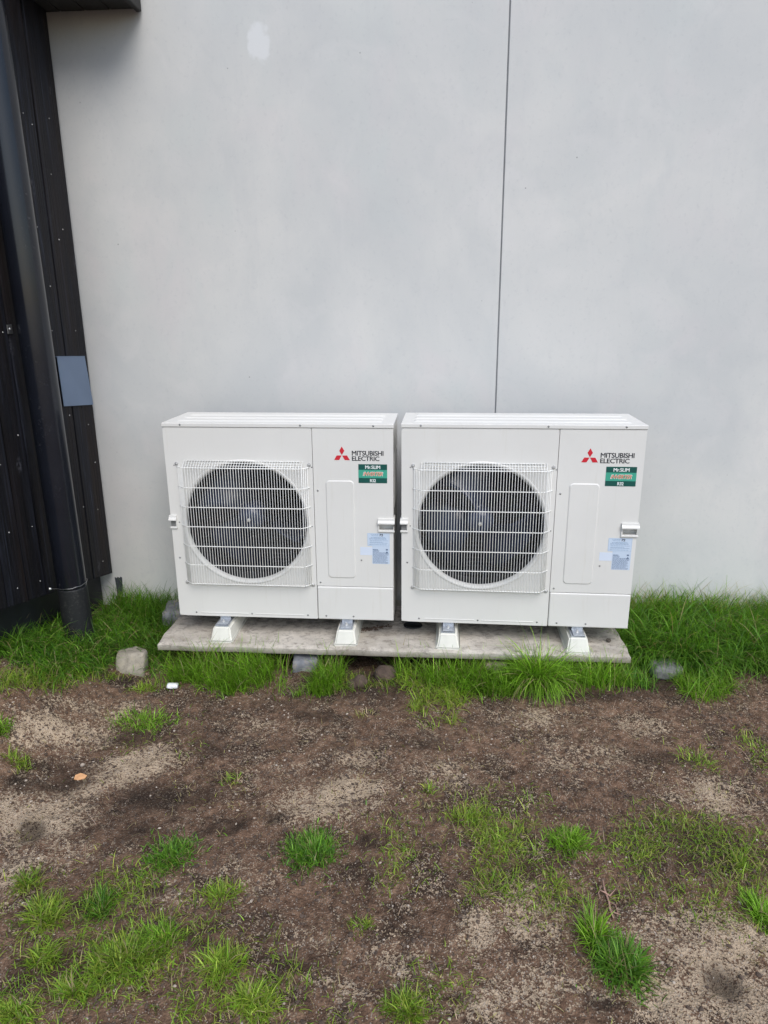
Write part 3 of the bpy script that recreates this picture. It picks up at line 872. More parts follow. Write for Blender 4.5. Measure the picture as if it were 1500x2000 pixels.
    for yc, wd in ((.075, .05), (.165, .05), (.255, .05)):
        mb.add([(.05, yc-wd/2, z1-.0002), (UW-.05, yc-wd/2, z1-.0002), (UW-.05, yc+wd/2, z1-.0002), (.05, yc+wd/2, z1-.0002),
                (.062, yc-wd/2+.008, z1+.004), (UW-.062, yc-wd/2+.008, z1+.004), (UW-.062, yc+wd/2-.008, z1+.004), (.062, yc+wd/2-.008, z1+.004)],
               [(0, 1, 5, 4), (1, 2, 6, 5), (2, 3, 7, 6), (3, 0, 4, 7), (4, 5, 6, 7)])
    lid = mb.build('lid', M_ENAMEL, u)
    # grips
    def grip(x0, x1, nm='handle'):
        mb = MB()
        # hood over the pocket, rounded profile in the yz plane
        P = [(.0, .512), (-.007, .512), (-.008, .503), (-.012, .498), (-.017, .494), (-.017, .489), (-.012, .4875), (.0, .4905)]
        mb.prism(P, x0, x1, 'yz')
        mb.bbox(x0, x1, -.007, .001, .4465, .4565, .003)
        return mb
    g1 = grip(.979, UW+.006); g1.bbox(.979, .986, -.006, .001, .450, .512, .0025); g1.bbox(UW-.003, UW+.006, .0, .06, .4885, .512, .003)
    g1.bbox(UW-.0025, UW+.003, .0, .05, .447, .4575, .002)
    g1.build('handle', M_ENAMEL, u)
    g2 = grip(-.006, .030); g2.bbox(.024, .031, -.006, .001, .450, .512, .0025); g2.bbox(-.006, .003, .0, .06, .4885, .512, .003)
    g2.build('handle', M_ENAMEL, u)
    mb = MB(); mb.box(.0, .0235, -.0008, -.0002, .4570, .4875); mb.build('pocket_shade', M_POCKET_SHADE, u)  # thin grey sheet paints the pocket's shade; no recess is cut here
    # leg brackets
    for xc in (.223, .825):
        mb = MB()
        mb.bbox(xc-.026, xc+.026, -.045, .37, -.0245, -.0215, .001); mb.bbox(xc-.026, xc+.026, .012, .016, -.022, .004, .001)
        for dx in (-.012, .012): mb.box(xc+dx-.003, xc+dx+.003, .0105, .0119, -.012, -.004)
        mb.build('leg_bracket', M_ZINC, u)
    # screws
    sm = MB(); sm.lathe([(.0001, -.0022), (.0028, -.0021), (.0042, -.0012), (.0048, .0002)], 10, 'y'); sm.box(-.003, .003, -.00235, -.0021, -.0006, .0006)
    sme = sm.mesh('screw', M_SCREW)
    for par, pts, yy in ((lid, ((.085, .940), (.635, .940), (.962, .940)), -.0035), (sp, ((.704, .641), (.703, .190)), 0),
                         (fp, ((.084, .0175), (.361, .0175), (.636, .0175), (.027, .30)), 0), (lc, ((.726, .019), (.858, .019)), -.004)):
        for x_, z_ in pts: link_mesh('screw', sme, par, (x_, yy, z_))
    for x_, z_ in ((.040, .752), (.680, .750), (.684-.012, .468), (.040, .478)):
        o = link_mesh('screw', sme, fp, (x_, 0, z_)); o.scale = (.7,)*3
    # emblem of three red rhombs
    em = empty('emblem'); em.parent = u; em.location = (.819, -.0004, .8060)
    rh = MB(); s3 = .0222
    # rhomb with one corner at the middle
    wd = .0115; ht = .0385
    rh.prism([(0, .0015), (wd, .0015+ht/2), (0, .0015+ht), (-wd, .0015+ht/2)], -.0005, 0, 'xz')
    r_me = rh.mesh('rhomb', M_RED)
    link_mesh('rhomb', r_me, em)
    for s in (1, -1):
        q = MB(); q.prism([(s*.0012, -.0005), (s*.0235, -.0005), (s*.0355, -.0215), (s*.0128, -.0215)], -.0005, 0, 'xz'); q.build('rhomb', M_RED, em)
    lettering('MITSUBISHI', M_BLACKINK, sp, .8640, 1.0065, .8055, .8275, -.0006, bold=.0006)
    lettering('ELECTRIC', M_BLACKINK, sp, .8640, .9880, .7815, .8025, -.0006, bold=.0006)
    # green product label
    mb = MB(); mb.box(.8925, 1.0225, -.0009, -.0002, .6795, .7665); st = mb.build('green_label', M_GREEN_D, u)
    mb = MB(); mb.box(.8925, 1.0225, -.0012, -.00085, .7030, .7405); mb.build('label_band', M_GREEN_L, st)
    lettering('Mr.SLIM', M_WHITEINK, st, .9235, .9915, .7450, .7610, -.0013, bold=.0006)
    lettering('INVERTER', M_WHITEINK, st, .9120, 1.0050, .7120, .7320, -.0013, bold=.0012, shear=.35)
    lettering('INVERTER', M_ORANGE, st, .9140, 1.0030, .7140, .7300, -.0018, bold=.0004, shear=.35)
    lettering('R32', M_WHITEINK, st, .9445, .9715, .6835, .6985, -.0013, bold=.0006)
    # rating labels
    mb = MB(); mb.box(.929, 1.033, -.0006, -.0002, .3775, .4405); l1 = mb.build('notice_label', M_PAPER, u)
    lettering('72', M_BLACKINK, l1, .985, 1.002, .4265, .4375, -.0009, bold=.0006, shear=.12)
    pr = MB(); rr_ = random.Random(3)
    for k, (z, xa, xb) in enumerate(((.4345, .945, .982), (.4285, .948, .980), (.4205, .945, 1.012), (.4160, .938, 1.016), (.4115, .938, 1.018), (.4045, .940, 1.026), (.3975, .940, 1.0), (.3930, .940, 1.024), (.3850, .938, 1.020))):
        x = xa
        while x < xb:
            l = rr_.uniform(.004, .013); pr.box(x, min(x+l, xb), -.00075, -.00058, z-.0011, z+.0011); x += l+.0014
    pr.box(.931, 1.031, -.00075, -.00058, .4388, .4394); pr.box(.931, 1.031, -.00075, -.00058, .3788, .3793); pr.box(.9305, .9311, -.00075, -.00058, .379, .4392); pr.box(1.0305, 1.0311, -.00075, -.00058, .379, .4392)
    p_ = pr.build('fine_print', M_GREYPRINT, l1); p_['kind'] = 'stuff'
    mb = MB(); mb.box(.9515, 1.033, -.0006, -.0002, .2900, .3772); l2 = mb.build('rating_label', M_PAPER, u)
    pr = MB()
    for k in range(14):
        z = .3605-k*.0051
        x = .954; xb = .954+(.024 if k == 0 else (.030 if k < 3 else rr_.uniform(.058, .074)))
        while x < xb:
            l = rr_.uniform(.003, .011); pr.box(x, min(x+l, xb), -.00075, -.00058, z-(.0018 if k == 0 else .0012), z+(.0018 if k == 0 else .0012)); x += l+.0013
    pr.prism([(1.013, .343), (1.027, .343), (1.020, .353)], -.00075, -.00058, 'xz'); pr.box(1.015, 1.024, -.00075, -.00058, .357, .364)
    p_ = pr.build('fine_print', M_PRINT, l2); p_['kind'] = 'stuff'
    mb = MB(); mb.box(.895, .951, -.0006, -.0002, .3325, .3720); mb.build('blank_label', M_PAPER2, u)
    # raw plug hole below the blank label
    mb = MB(); mb.lathe([(.0001, -.0006), (.003, -.0006), (.0042, -.0002)], 10, 'y', (.900, 0, .306)); mb.build('hole_plug', M_SCREW, u)
    return u
U1 = make_unit()
U2 = copy_tree(U1)
U1.location = (-1.09, 0, .2); U1.rotation_euler = (0, .0039, 0)
U2.location = (-.0009, -.0111, .2007); U2.rotation_euler = (0, .0019, -.0178)
for u_, lb in ((U1, 'left off-white outdoor heat pump unit with round fan, nearer the black timber wall'),
               (U2, 'right off-white outdoor heat pump unit with round fan, overlapping the wall joint above it')):
    tag(u_, lb, 'heat pump', 'pair of outdoor heat pump units')
for c in bpy.data.objects:
    if c.parent is U2 and c.name.startswith('fan.'):
        c.rotation_euler = (0, rad(38), 0)

# ------------------------------------------------------------------ stones, clods, litter
def rock(name, size, mat, loc, rz=0, seed=1, flat=0.0, boxy=.5, tilt=(0, 0)):
    bm = bmesh.new(); bmesh.ops.create_icosphere(bm, subdivisions=4, radius=1)
    for v in bm.verts:
        p = v.co.copy()
        q = max(abs(p.x), abs(p.y), abs(p.z))
        p = p*(1-boxy) + (p/q)*boxy*.86
        s = 1 + .22*(float(fbm(p.x*1.7+seed, p.y*1.7+p.z*1.3, seed, 3))-.5) + .10*(float(fbm(p.x*6+seed, p.y*6+p.z*5, seed+9, 3))-.5)
        v.co = Vector((p.x*size[0], p.y*size[1], p.z*size[2]))*s
    mb = MB(); mb.bm(bm, True)
    o = mb.build(name, mat); o.location = loc; o.rotation_euler = (tilt[0], tilt[1], rz)
    return o
STX, STY = G(249, 1300, .02)
tag(rock('stone', (.078, .075, .090), M_STONE, (STX, STY+.05, -.006), .25, 3, boxy=.72, tilt=(-.22, .08)), 'pale rounded granite stone in the grass off the slab left front corner', 'stone')
tag(rock('support_stone', (.068, .085, .062), M_STONE2, (-.458, -.072, -.010), .05, 11, boxy=.8), 'blue-grey squared stone propping the slab front under the left unit', 'stone', 'stones propping the slab')
tag(rock('support_stone', (.068, .07, .052), M_STONE3, (.442, -.062, .000), -.05, 23, boxy=.8), 'brownish flat-topped stone propping the slab front under the right unit', 'stone', 'stones propping the slab')
x_, y_ = G(1302, 1312, 0)
FSX, FSY = x_, y_+.02
tag(rock('stone', (.082, .055, .040), mat_stone('light_grey_stone', (.12, .12, .118), (.20, .20, .195), (.31, .30, .28)), (FSX, FSY, .004), .1, 31, boxy=.5), 'flat light grey stone in the grass off the slab right corner', 'stone')
tag(rock('paving_stone', (.09, .11, .055), M_STONE2, (-1.235, .34, .05), .2, 41, boxy=.85), 'dark grey block beside the rear left corner of the slab', 'stone')
for k, (px, py, sx_, lb) in enumerate(((752, 1326, .052, 'larger dark soil clod, nearest the slab front between the units'), (703, 1338, .036, 'smaller dark soil clod left of the larger one'), (688, 1343, .028, 'smallest dark soil clod at the grass edge'))):
    x_, y_ = G(px, py)
    tag(rock('soil_clod', (sx_, sx_*.85, sx_*.8), M_CRUMB, (x_, y_+.01, gz(x_, y_)+sx_*.35), k, 51+k, boxy=.1), lb, 'soil clod', 'soil clods in front of the slab')

# crumpled white can
def crumpled(name, mat, r, L, seed):
    mb = MB(); prof = []
    n, K = 20, 12
    vs_ = []; fs_ = []
    for i in range(K+1):
        h = L*i/K-L/2
        for k in range(n):
            a = 2*math.pi*k/n
            rr = r*(.86+.34*(float(fbm(math.cos(a)*1.6+4+seed, math.sin(a)*1.6+h*60, seed, 3))-.5)*2*.6)*(1 if 0 < i < K else .86)
            vs_.append((h, rr*math.cos(a), rr*math.sin(a)*.72))
    for i in range(K):
        for k in range(n): fs_.append((i*n+k, i*n+(k+1) % n, (i+1)*n+(k+1) % n, (i+1)*n+k))
    fs_.append(tuple(range(n))); fs_.append(tuple(K*n+k for k in range(n)))
    mb.add(vs_, fs_, True); return mb.build(name, mat)
x_, y_ = G(338, 1345)
o = crumpled('litter', simple('white_litter', (.72, .73, .74), .45, 0, .12, 90, .3), .019, .048, 5)
o.location = (x_, y_, gz(x_, y_)+.016); o.rotation_euler = (.1, .1, .15)
tag(o, 'small crumpled white tube of litter at the grass edge below the slab', 'litter')
def chip(name, px, py, sx_, sy_, mat, rz, lb, cat, tilt=.25, pts=None):
    mb = MB()
    P = pts or [(-1, -.55), (-.3, -.85), (.75, -.5), (1, .15), (.45, .5), (-.1, .75), (-.85, .35)]
    mb.prism([(a*sx_, c*sy_) for a, c in P], -.003, .003, 'xy')
    o = mb.build(name, mat); x, y = G(px, py); o.location = (x, y, gz(x, y)+.007); o.rotation_euler = (tilt, .1, rz)
    return tag(o, lb, cat)
chip('wood_chip', 158, 1520, .022, .017, simple('orange_wood', (.55, .29, .13), .7, 0, .2, 60, .3), .3, 'small orange-brown wood chip lying on dark soil at the left', 'wood chip', .5)
chip('pebble', 162, 1497, .008, .008, M_GRIT, .3, 'tiny white pebble just above the orange wood chip', 'pebble')
chip('dry_leaf', 0, 0, .013, .016, simple('dry_leaf', (.09, .075, .06), .8, 0, .4, 90, .3), .6, 'curled dark dry leaf lying on the slab beside the rightmost block', 'leaf', .35).location = (.985, .03, SZ+.008)
# crumbs of dirt on the slab
mb = MB()
for k in range(240):
    t = random.gauss(0, 1); x, y = -.175+.045*t+random.gauss(0, .012), .098+.014*t+random.gauss(0, .010)
    r = random.uniform(.002, .007)
    mb.add([(x-r, y, SZ+.001), (x, y-r, SZ+.001), (x+r, y+r*.3, SZ+.001), (x, y+r, SZ+.001), (x, y, SZ+r*.9)], [(0, 1, 4), (1, 2, 4), (2, 3, 4), (3, 0, 4)])
tag(mb.build('dirt', M_CRUMB), 'dark dirt crumbs scattered on the slab under the left unit', kind='stuff')
# branching twig
tw = MB()
def tpt(px, py, dz=.006):
    x, y = G(px, py); return (x, y, gz(x, y)+dz)
tw.tube([tpt(1176, 1728, .02), tpt(1180, 1745, .014), tpt(1189, 1765), tpt(1191, 1780), tpt(1198, 1797)], [.0022, .003, .0034, .003, .0016], 6)
tw.tube([tpt(1170, 1748, .018), tpt(1180, 1750, .014), tpt(1190, 1755, .010), tpt(1202, 1743, .014)], [.0014, .0024, .0024, .0012], 6)
tw.tube([tpt(1191, 1780), tpt(1200, 1787, .008), tpt(1212, 1790, .006)], [.0026, .002, .0011], 6)
tw.tube([tpt(1189, 1765), tpt(1202, 1772, .008), tpt(1206, 1786, .006)], [.002, .0018, .001], 6)
tw.tube([tpt(1174, 1738, .016), tpt(1168, 1752, .014), tpt(1172, 1760, .01)], [.0016, .0013, .0008], 6)
tag(tw.build('twig', simple('pinkish_twig', (.36, .22, .17), .7, 0, .3, 80, .2)), 'small pinkish branched dry twig lying on the soil at the right', 'twig')

# ------------------------------------------------------------------ crumbs and grit on the soil (uncountable)
def scatter_lumps(name, n, rmin, rmax, mat, label, box, dens=None, seed=0, power=2.2):
    r_ = np.random.default_rng(seed)
    x = r_.uniform(box[0], box[1], n); y = r_.uniform(box[2], box[3], n)
    keep = np.ones(n, bool)
    if dens is not None: keep = r_.uniform(0, 1, n) < dens(x, y)
    keep &= ~((y > -.13) & (x > -1.2) & (x < 1.07))
    x, y = x[keep], y[keep]; n = len(x)
    r = rmin+(rmax-rmin)*r_.uniform(0, 1, n)**power
    z = ground_h(x, y)+r*.25
    base = np.array([(1,0,0),(-1,0,0),(0,1,0),(0,-1,0),(0,0,1),(0,0,-1)], float)
    fac = np.array([(0,2,4),(2,1,4),(1,3,4),(3,0,4),(2,0,5),(1,2,5),(3,1,5),(0,3,5)])
    # subdivide once for rounder lumps
    vs_ = [tuple(p) for p in base]; F = []
    cache = {}
    def midp(a, c):
        k = (min(a, c), max(a, c))
        if k not in cache:
            p = np.array(vs_[a])+np.array(vs_[c]); p /= np.linalg.norm(p); vs_.append(tuple(p)); cache[k] = len(vs_)-1
        return cache[k]
    for a, b_, c in fac:
        ab, bc, ca = midp(a, b_), midp(b_, c), midp(c, a)
        F += [(a, ab, ca), (ab, b_, bc), (ca, bc, c), (ab, bc, ca)]
    Vb = np.array(vs_); F = np.array(F); k = len(Vb)
    jit = r_.uniform(.65, 1.25, (n, k, 1))
    sc = np.stack([r*r_.uniform(.7, 1.35, n), r*r_.uniform(.7, 1.35, n), r*r_.uniform(.5, .95, n)], 1)
    V = Vb[None]*jit*sc[:, None, :]
    a = r_.uniform(0, 6.28, n); c, s = np.cos(a)[:, None], np.sin(a)[:, None]
    Vx = V[..., 0]*c-V[..., 1]*s; Vy = V[..., 0]*s+V[..., 1]*c
    V = np.stack([Vx+x[:, None], Vy+y[:, None], V[..., 2]+z[:, None]], -1).reshape(-1, 3)
    FF = (F[None]+(np.arange(n)*k)[:, None, None]).reshape(-1, 3)
    o = link_mesh(name, np_mesh(name, V, FF, mat, False))
    return tag(o, label, kind='stuff')
scatter_lumps('soil_crumbs', 26000, .0012, .0068, M_CRUMB, 'loose dark soil crumbs over the yard', (-2.0, 2.0, -2.0, -.12), lambda x, y: .25+.75*sstep(.4, .62, fbm(x*3, y*3, 91, 4)), 1, 3.2)
scatter_lumps('grit', 7000, .001, .0048, M_GRIT, 'pale grit and tiny pebbles over the yard', (-2.0, 2.0, -2.0, -.14), lambda x, y: .3+.7*sstep(.45, .65, fbm(x*3, y*3, 61, 4)), 2, 4)

# ------------------------------------------------------------------ grass
GREEN = np.array((.170, .330, .028)); DEEP = np.array((.075, .200, .026)); YEL = np.array((.275, .325, .046)); STRAW = np.array((.44, .36, .19)); BRIGHT = np.array((.200, .370, .028))
def blades(name, x, y, h, wd, col, th0=.25, curl=1.1, az=None, seed=0, K=4, z=None):
    r_ = np.random.default_rng(seed); n = len(x)
    if z is None: z = ground_h(x, y)
    if az is None: az = r_.uniform(0, 2*np.pi, n)
    t0 = np.abs(r_.normal(0, th0, n)); cu = curl*r_.uniform(.3, 1.5, n)
    dirx, diry = np.cos(az), np.sin(az)
    tw_ = az+np.pi/2+r_.normal(0, .5, n); sx_, sy_ = np.cos(tw_), np.sin(tw_)
    P = np.zeros((n, K+1, 3)); cx, cy_, cz = x.copy(), y.copy(), z-.004
    P[:, 0] = np.stack([cx, cy_, cz], 1)
    for k in range(1, K+1):
        th = t0+cu*((k-.5)/K)
        st = h/K
        cx = cx+st*np.sin(th)*dirx; cy_ = cy_+st*np.sin(th)*diry; cz = cz+st*np.cos(th)
        P[:, k] = np.stack([cx, cy_, cz], 1)
    V = []
    wk = [1.0, 1.0, .85, .6][:K] if K == 4 else list(np.linspace(1, .5, K))
    for k in range(K):
        off = np.stack([sx_*wd*wk[k]/2, sy_*wd*wk[k]/2, np.zeros(n)], 1)
        V += [P[:, k]-off, P[:, k]+off]
    V.append(P[:, K])
    nv = 2*K+1
    V = np.stack(V, 1).reshape(-1, 3)
    F = []
    for k in range(K-1): F += [(2*k, 2*k+1, 2*k+3), (2*k, 2*k+3, 2*k+2)]
    F.append((2*K-2, 2*K-1, 2*K))
    F = np.array(F); FF = (F[None]+(np.arange(n)*nv)[:, None, None]).reshape(-1, 3)
    me_ = np_mesh(name, V, FF, M_GRASS, True)
    C = np.ones((n, nv, 4)); tt = np.repeat(np.arange(K)/K, 2); tt = np.append(tt, 1.0)
    C[..., :3] = col[:, None, :]
    a = me_.attributes.new('col', 'FLOAT_COLOR', 'POINT'); a.data.foreach_set('color', C.reshape(-1, 4).astype(np.float32).ravel())
    return link_mesh(name, me_)
def colours(n, r_, base, alt, straw=.05, var=.25):
    t = r_.uniform(0, 1, (n, 1)); c = base*(1-t)+alt*t
    c = c*(1+r_.normal(0, var, (n, 1))).clip(.45, 1.7)
    li = r_.uniform(0, 1, n) < .2; c[li] = c[li]*np.array((1.55, 1.4, 2.1))
    s = r_.uniform(0, 1, n) < straw
    c[s] = STRAW*r_.uniform(.6, 1.1, (s.sum(), 1))
    return c
def poly_pts(poly, n, r_):
    P = np.array(poly); mn, mx_ = P.min(0), P.max(0)
    out = []
    while sum(len(o_) for o_ in out) < n:
        q = r_.uniform(mn, mx_, (n*2, 2)); inside = np.zeros(len(q), bool)
        j = len(P)-1
        for i in range(len(P)):
            xi, yi = P[i]; xj, yj = P[j]
            cnd = ((yi > q[:, 1]) != (yj > q[:, 1])) & (q[:, 0] < (xj-xi)*(q[:, 1]-yi)/(yj-yi+1e-12)+xi)
            inside ^= cnd; j = i
        out.append(q[inside])
    return np.concatenate(out)[:n]
def clumped(q, r_, sig, frac=.75, nc=None):
    """pull points together into plants"""
    nc = nc or max(4, len(q)//55)
    c = q[r_.integers(0, len(q), nc)]
    k = r_.integers(0, nc, len(q))
    p = c[k]+r_.normal(0, sig, (len(q), 2))
    use = r_.uniform(0, 1, len(q)) < frac
    return np.where(use[:, None], p, q), k
def patch(name, poly, n, hmin, hmax, base, alt, label, wd=.0036, th0=.28, curl=1.3, straw=.06, sig=.025, frac=.8, seed=0, outward=None, kind='stuff', var=.28, cat=None, group=None, mask=None, warp=.035, patchy=None):
    r_ = np.random.default_rng(seed+100)
    n = int(n*(1.6 if hmax <= .056 else 1.0)); q = poly_pts(poly, n, r_); q, k = clumped(q, r_, sig, frac)
    q = q + warp*2*np.stack([fbm(q[:, 0]*5+seed, q[:, 1]*5, 201, 3)-.5, fbm(q[:, 0]*5+seed, q[:, 1]*5, 207, 3)-.5], 1) + r_.normal(0, warp*.35, q.shape)
    if patchy is not None:
        pr_ = sstep(patchy, patchy+.16, fbm(q[:, 0]*5.5+seed, q[:, 1]*5.5, 231, 4))*.93+.07
        kk = r_.uniform(0, 1, len(q)) < pr_; q = q[kk]; k = k[kk]
    if mask is not None: q_keep = mask(q[:, 0], q[:, 1]); q = q[q_keep]; k = k[q_keep]
    m_ = len(q)
    ph = r_.uniform(.75, 1.2, k.max()+1)[k]
    h = (hmin+(hmax-hmin)*r_.uniform(0, 1, m_)**1.2)*ph
    pc = r_.normal(0, .16, k.max()+1)[k]
    col = colours(m_, r_, base, alt, straw, var)*(1+pc[:, None]).clip(.6, 1.5)
    az = None
    if outward is not None:
        az = np.full(m_, outward)+r_.normal(0, 1.15, m_)
    wv = wd*r_.uniform(.6, 1.35, m_)
    o = blades(name, q[:, 0], q[:, 1], h, wv, col, th0, curl, az, seed)
    return tag(o, label, cat, group, kind)
def tuft(px, py, rx, ry, n, hmin, hmax, base, alt, label, seed, wd=.0035, th0=.35, curl=1.2, straw=.05, splay=.8, zref=None, radial=True):
    """one plant standing on its own; radii in photo pixels"""
    r_ = np.random.default_rng(seed+500)
    cx, cy_ = G(px, py, zref); ex, _ = G(px+rx, py, zref); _, ey = G(px, py-ry, zref)
    a, b_ = abs(ex-cx), abs(ey-cy_)
    nc = int(r_.integers(7, 12))
    ca = r_.uniform(0, 6.28, nc); cr_ = r_.uniform(.1, .7, nc); cs = r_.uniform(.18, .42, nc); chh = r_.uniform(.6, 1.2, nc)
    wt = cs*r_.uniform(.4, 1.3, nc); k_ = r_.choice(nc, n, p=wt/wt.sum())
    u = cr_[k_]*np.cos(ca[k_]) + r_.normal(0, 1, n)*cs[k_]
    v_ = cr_[k_]*np.sin(ca[k_]) + r_.normal(0, 1, n)*cs[k_]
    lone = r_.uniform(0, 1, n) < .07; u = np.where(lone, r_.normal(0, .7, n), u); v_ = np.where(lone, r_.normal(0, .7, n), v_)
    rr = np.clip(np.hypot(u, v_), 0, 1.6); an = np.arctan2(v_, u)
    x = cx+a*u; y = cy_+b_*v_
    h = (hmin+(hmax-hmin)*r_.uniform(0, 1, n)**1.3)*(1.1-.35*rr)*chh[k_]
    az = np.where(r_.uniform(0, 1, n) < .5, an+r_.normal(0, splay, n), r_.uniform(0, 6.28, n))
    cc = r_.normal(0, .15, nc)[k_]
    col = colours(n, r_, base, alt, straw+.04, .3)*(1+cc[:, None]).clip(.6, 1.5)
    o = blades('grass_tuft', x, y, h, wd*r_.uniform(.6, 1.3, n), col, th0, curl, az, seed)
    return tag(o, label, 'grass tuft', 'grass tufts standing on the bare soil')

# --- belts of long grass
patch('grass', [G(-40,1345,.0),G(-40,1225,.05),G(60,1215,.05),G(120,1212,.05),G(185,1225,.05),(-1.62,.28),(-1.66,.52),(-1.16,.53),(-1.19,.1),(-1.19,-.12),G(292,1318),G(200,1318),G(110,1338)], 13000, .055, .17, GREEN, DEEP, 'long green grass growing along the foot of the black timber wall and left of the slab', .0042, .38, 1.6, .08, .028, .8, 1, outward=rad(-80), mask=lambda x, y: ~((np.abs(x-STX) < .085) & (y < STY+.09) & (y > STY-.12)))
patch('grass', [(-1.62,.30),(-1.64,.53),(-1.17,.53),(-1.19,.22)], 2600, .09, .23, DEEP, GREEN, 'tall dark grass in the corner between timber wall and grey wall', .003, .25, 1.0, .05, .03, .7, 2, outward=rad(-60))
patch('grass', [G(-40,1355),G(-40,1315),G(250,1318),G(200,1330),G(90,1345)], 1800, .03, .08, YEL, GREEN, 'thin yellowing fringe of grass at the left edge of the bare soil', .0028, .45, 1.5, .2, .02, .6, 3)
def no_prop2(x, y): return ~(((np.abs(x+.455) < .06)) | ((x > -.25) & (x < -.03)) | ((np.abs(x-.44) < .05)))
def off_flat(x, y): return ~((np.abs(x-FSX) < .09) & (np.abs(y-FSY+.03) < .09))
def no_prop(x, y): return ~(((np.abs(x+.455) < .055) & (y < -.12) & (y > -.30)) | ((x > -.27) & (x < -.02)))
patch('grass', [(-1.10,-.13),(1.04,-.14),(1.05,-.21),(.6,-.25),(.2,-.24),(-.2,-.26),(-.5,-.32),(-.8,-.30),(-1.1,-.26)], 14500, .04, .135, GREEN, BRIGHT, 'belt of green grass in front of the slab edge', .0031, .26, 1.1, .06, .022, .82, 4, outward=rad(-90), mask=no_prop, patchy=.34, warp=.045)
patch('grass', [(-1.12,-.122),(1.02,-.125),(1.02,-.165),(-1.12,-.16)], 3400, .08, .19, GREEN, BRIGHT, 'taller grass pressed against the slab edge', .003, .22, .9, .08, .035, .95, 11, mask=no_prop2, patchy=.38)
patch('grass', [(-.30,-.20),(.0,-.21),(.0,-.26),(-.3,-.27)], 420, .03, .08, GREEN, YEL, 'sparse grass around the soil clods', .0028, .4, 1.2, .15, .02, .7, 5)
patch('grass', [G(790,1310),G(900,1300),G(930,1330),G(860,1400),G(910,1420),G(830,1425),G(790,1380)], 1700, .04, .10, YEL, BRIGHT, 'yellow-green trail of grass running forward from the slab', .003, .6, 1.6, .12, .018, .8, 6)
patch('grass', [(1.07,.53),(1.09,.08),(1.16,-.0),(1.32,-.03),(1.6,.0),(2.15,.03),(2.15,.53)], 16000, .10, .285, GREEN, DEEP, 'dense long grass along the grey wall right of the slab', .0042, .30, 1.75, .06, .035, .85, 7, outward=rad(-95), mask=off_flat)
patch('grass', [(1.1,.53),(1.1,.40),(2.15,.40),(2.15,.53)], 1300, .15, .27, GREEN, YEL, 'thin seed stalks of grass against the grey wall', .0022, .3, .8, .25, .03, .6, 8)
patch('grass', [G(1320,1300),G(1420,1300),G(1430,1340),G(1390,1372),G(1335,1355)], 1500, .06, .13, GREEN, BRIGHT, 'tongue of grass spilling forward at the right', .003, .45, 1.4, .08, .02, .8, 9)
patch('grass', [G(1200,1312),G(1275,1312),G(1270,1345),G(1205,1345)], 500, .05, .12, DEEP, GREEN, 'short dark grass beside the flat stone', .003, .3, 1.2, .08, .02, .8, 10)
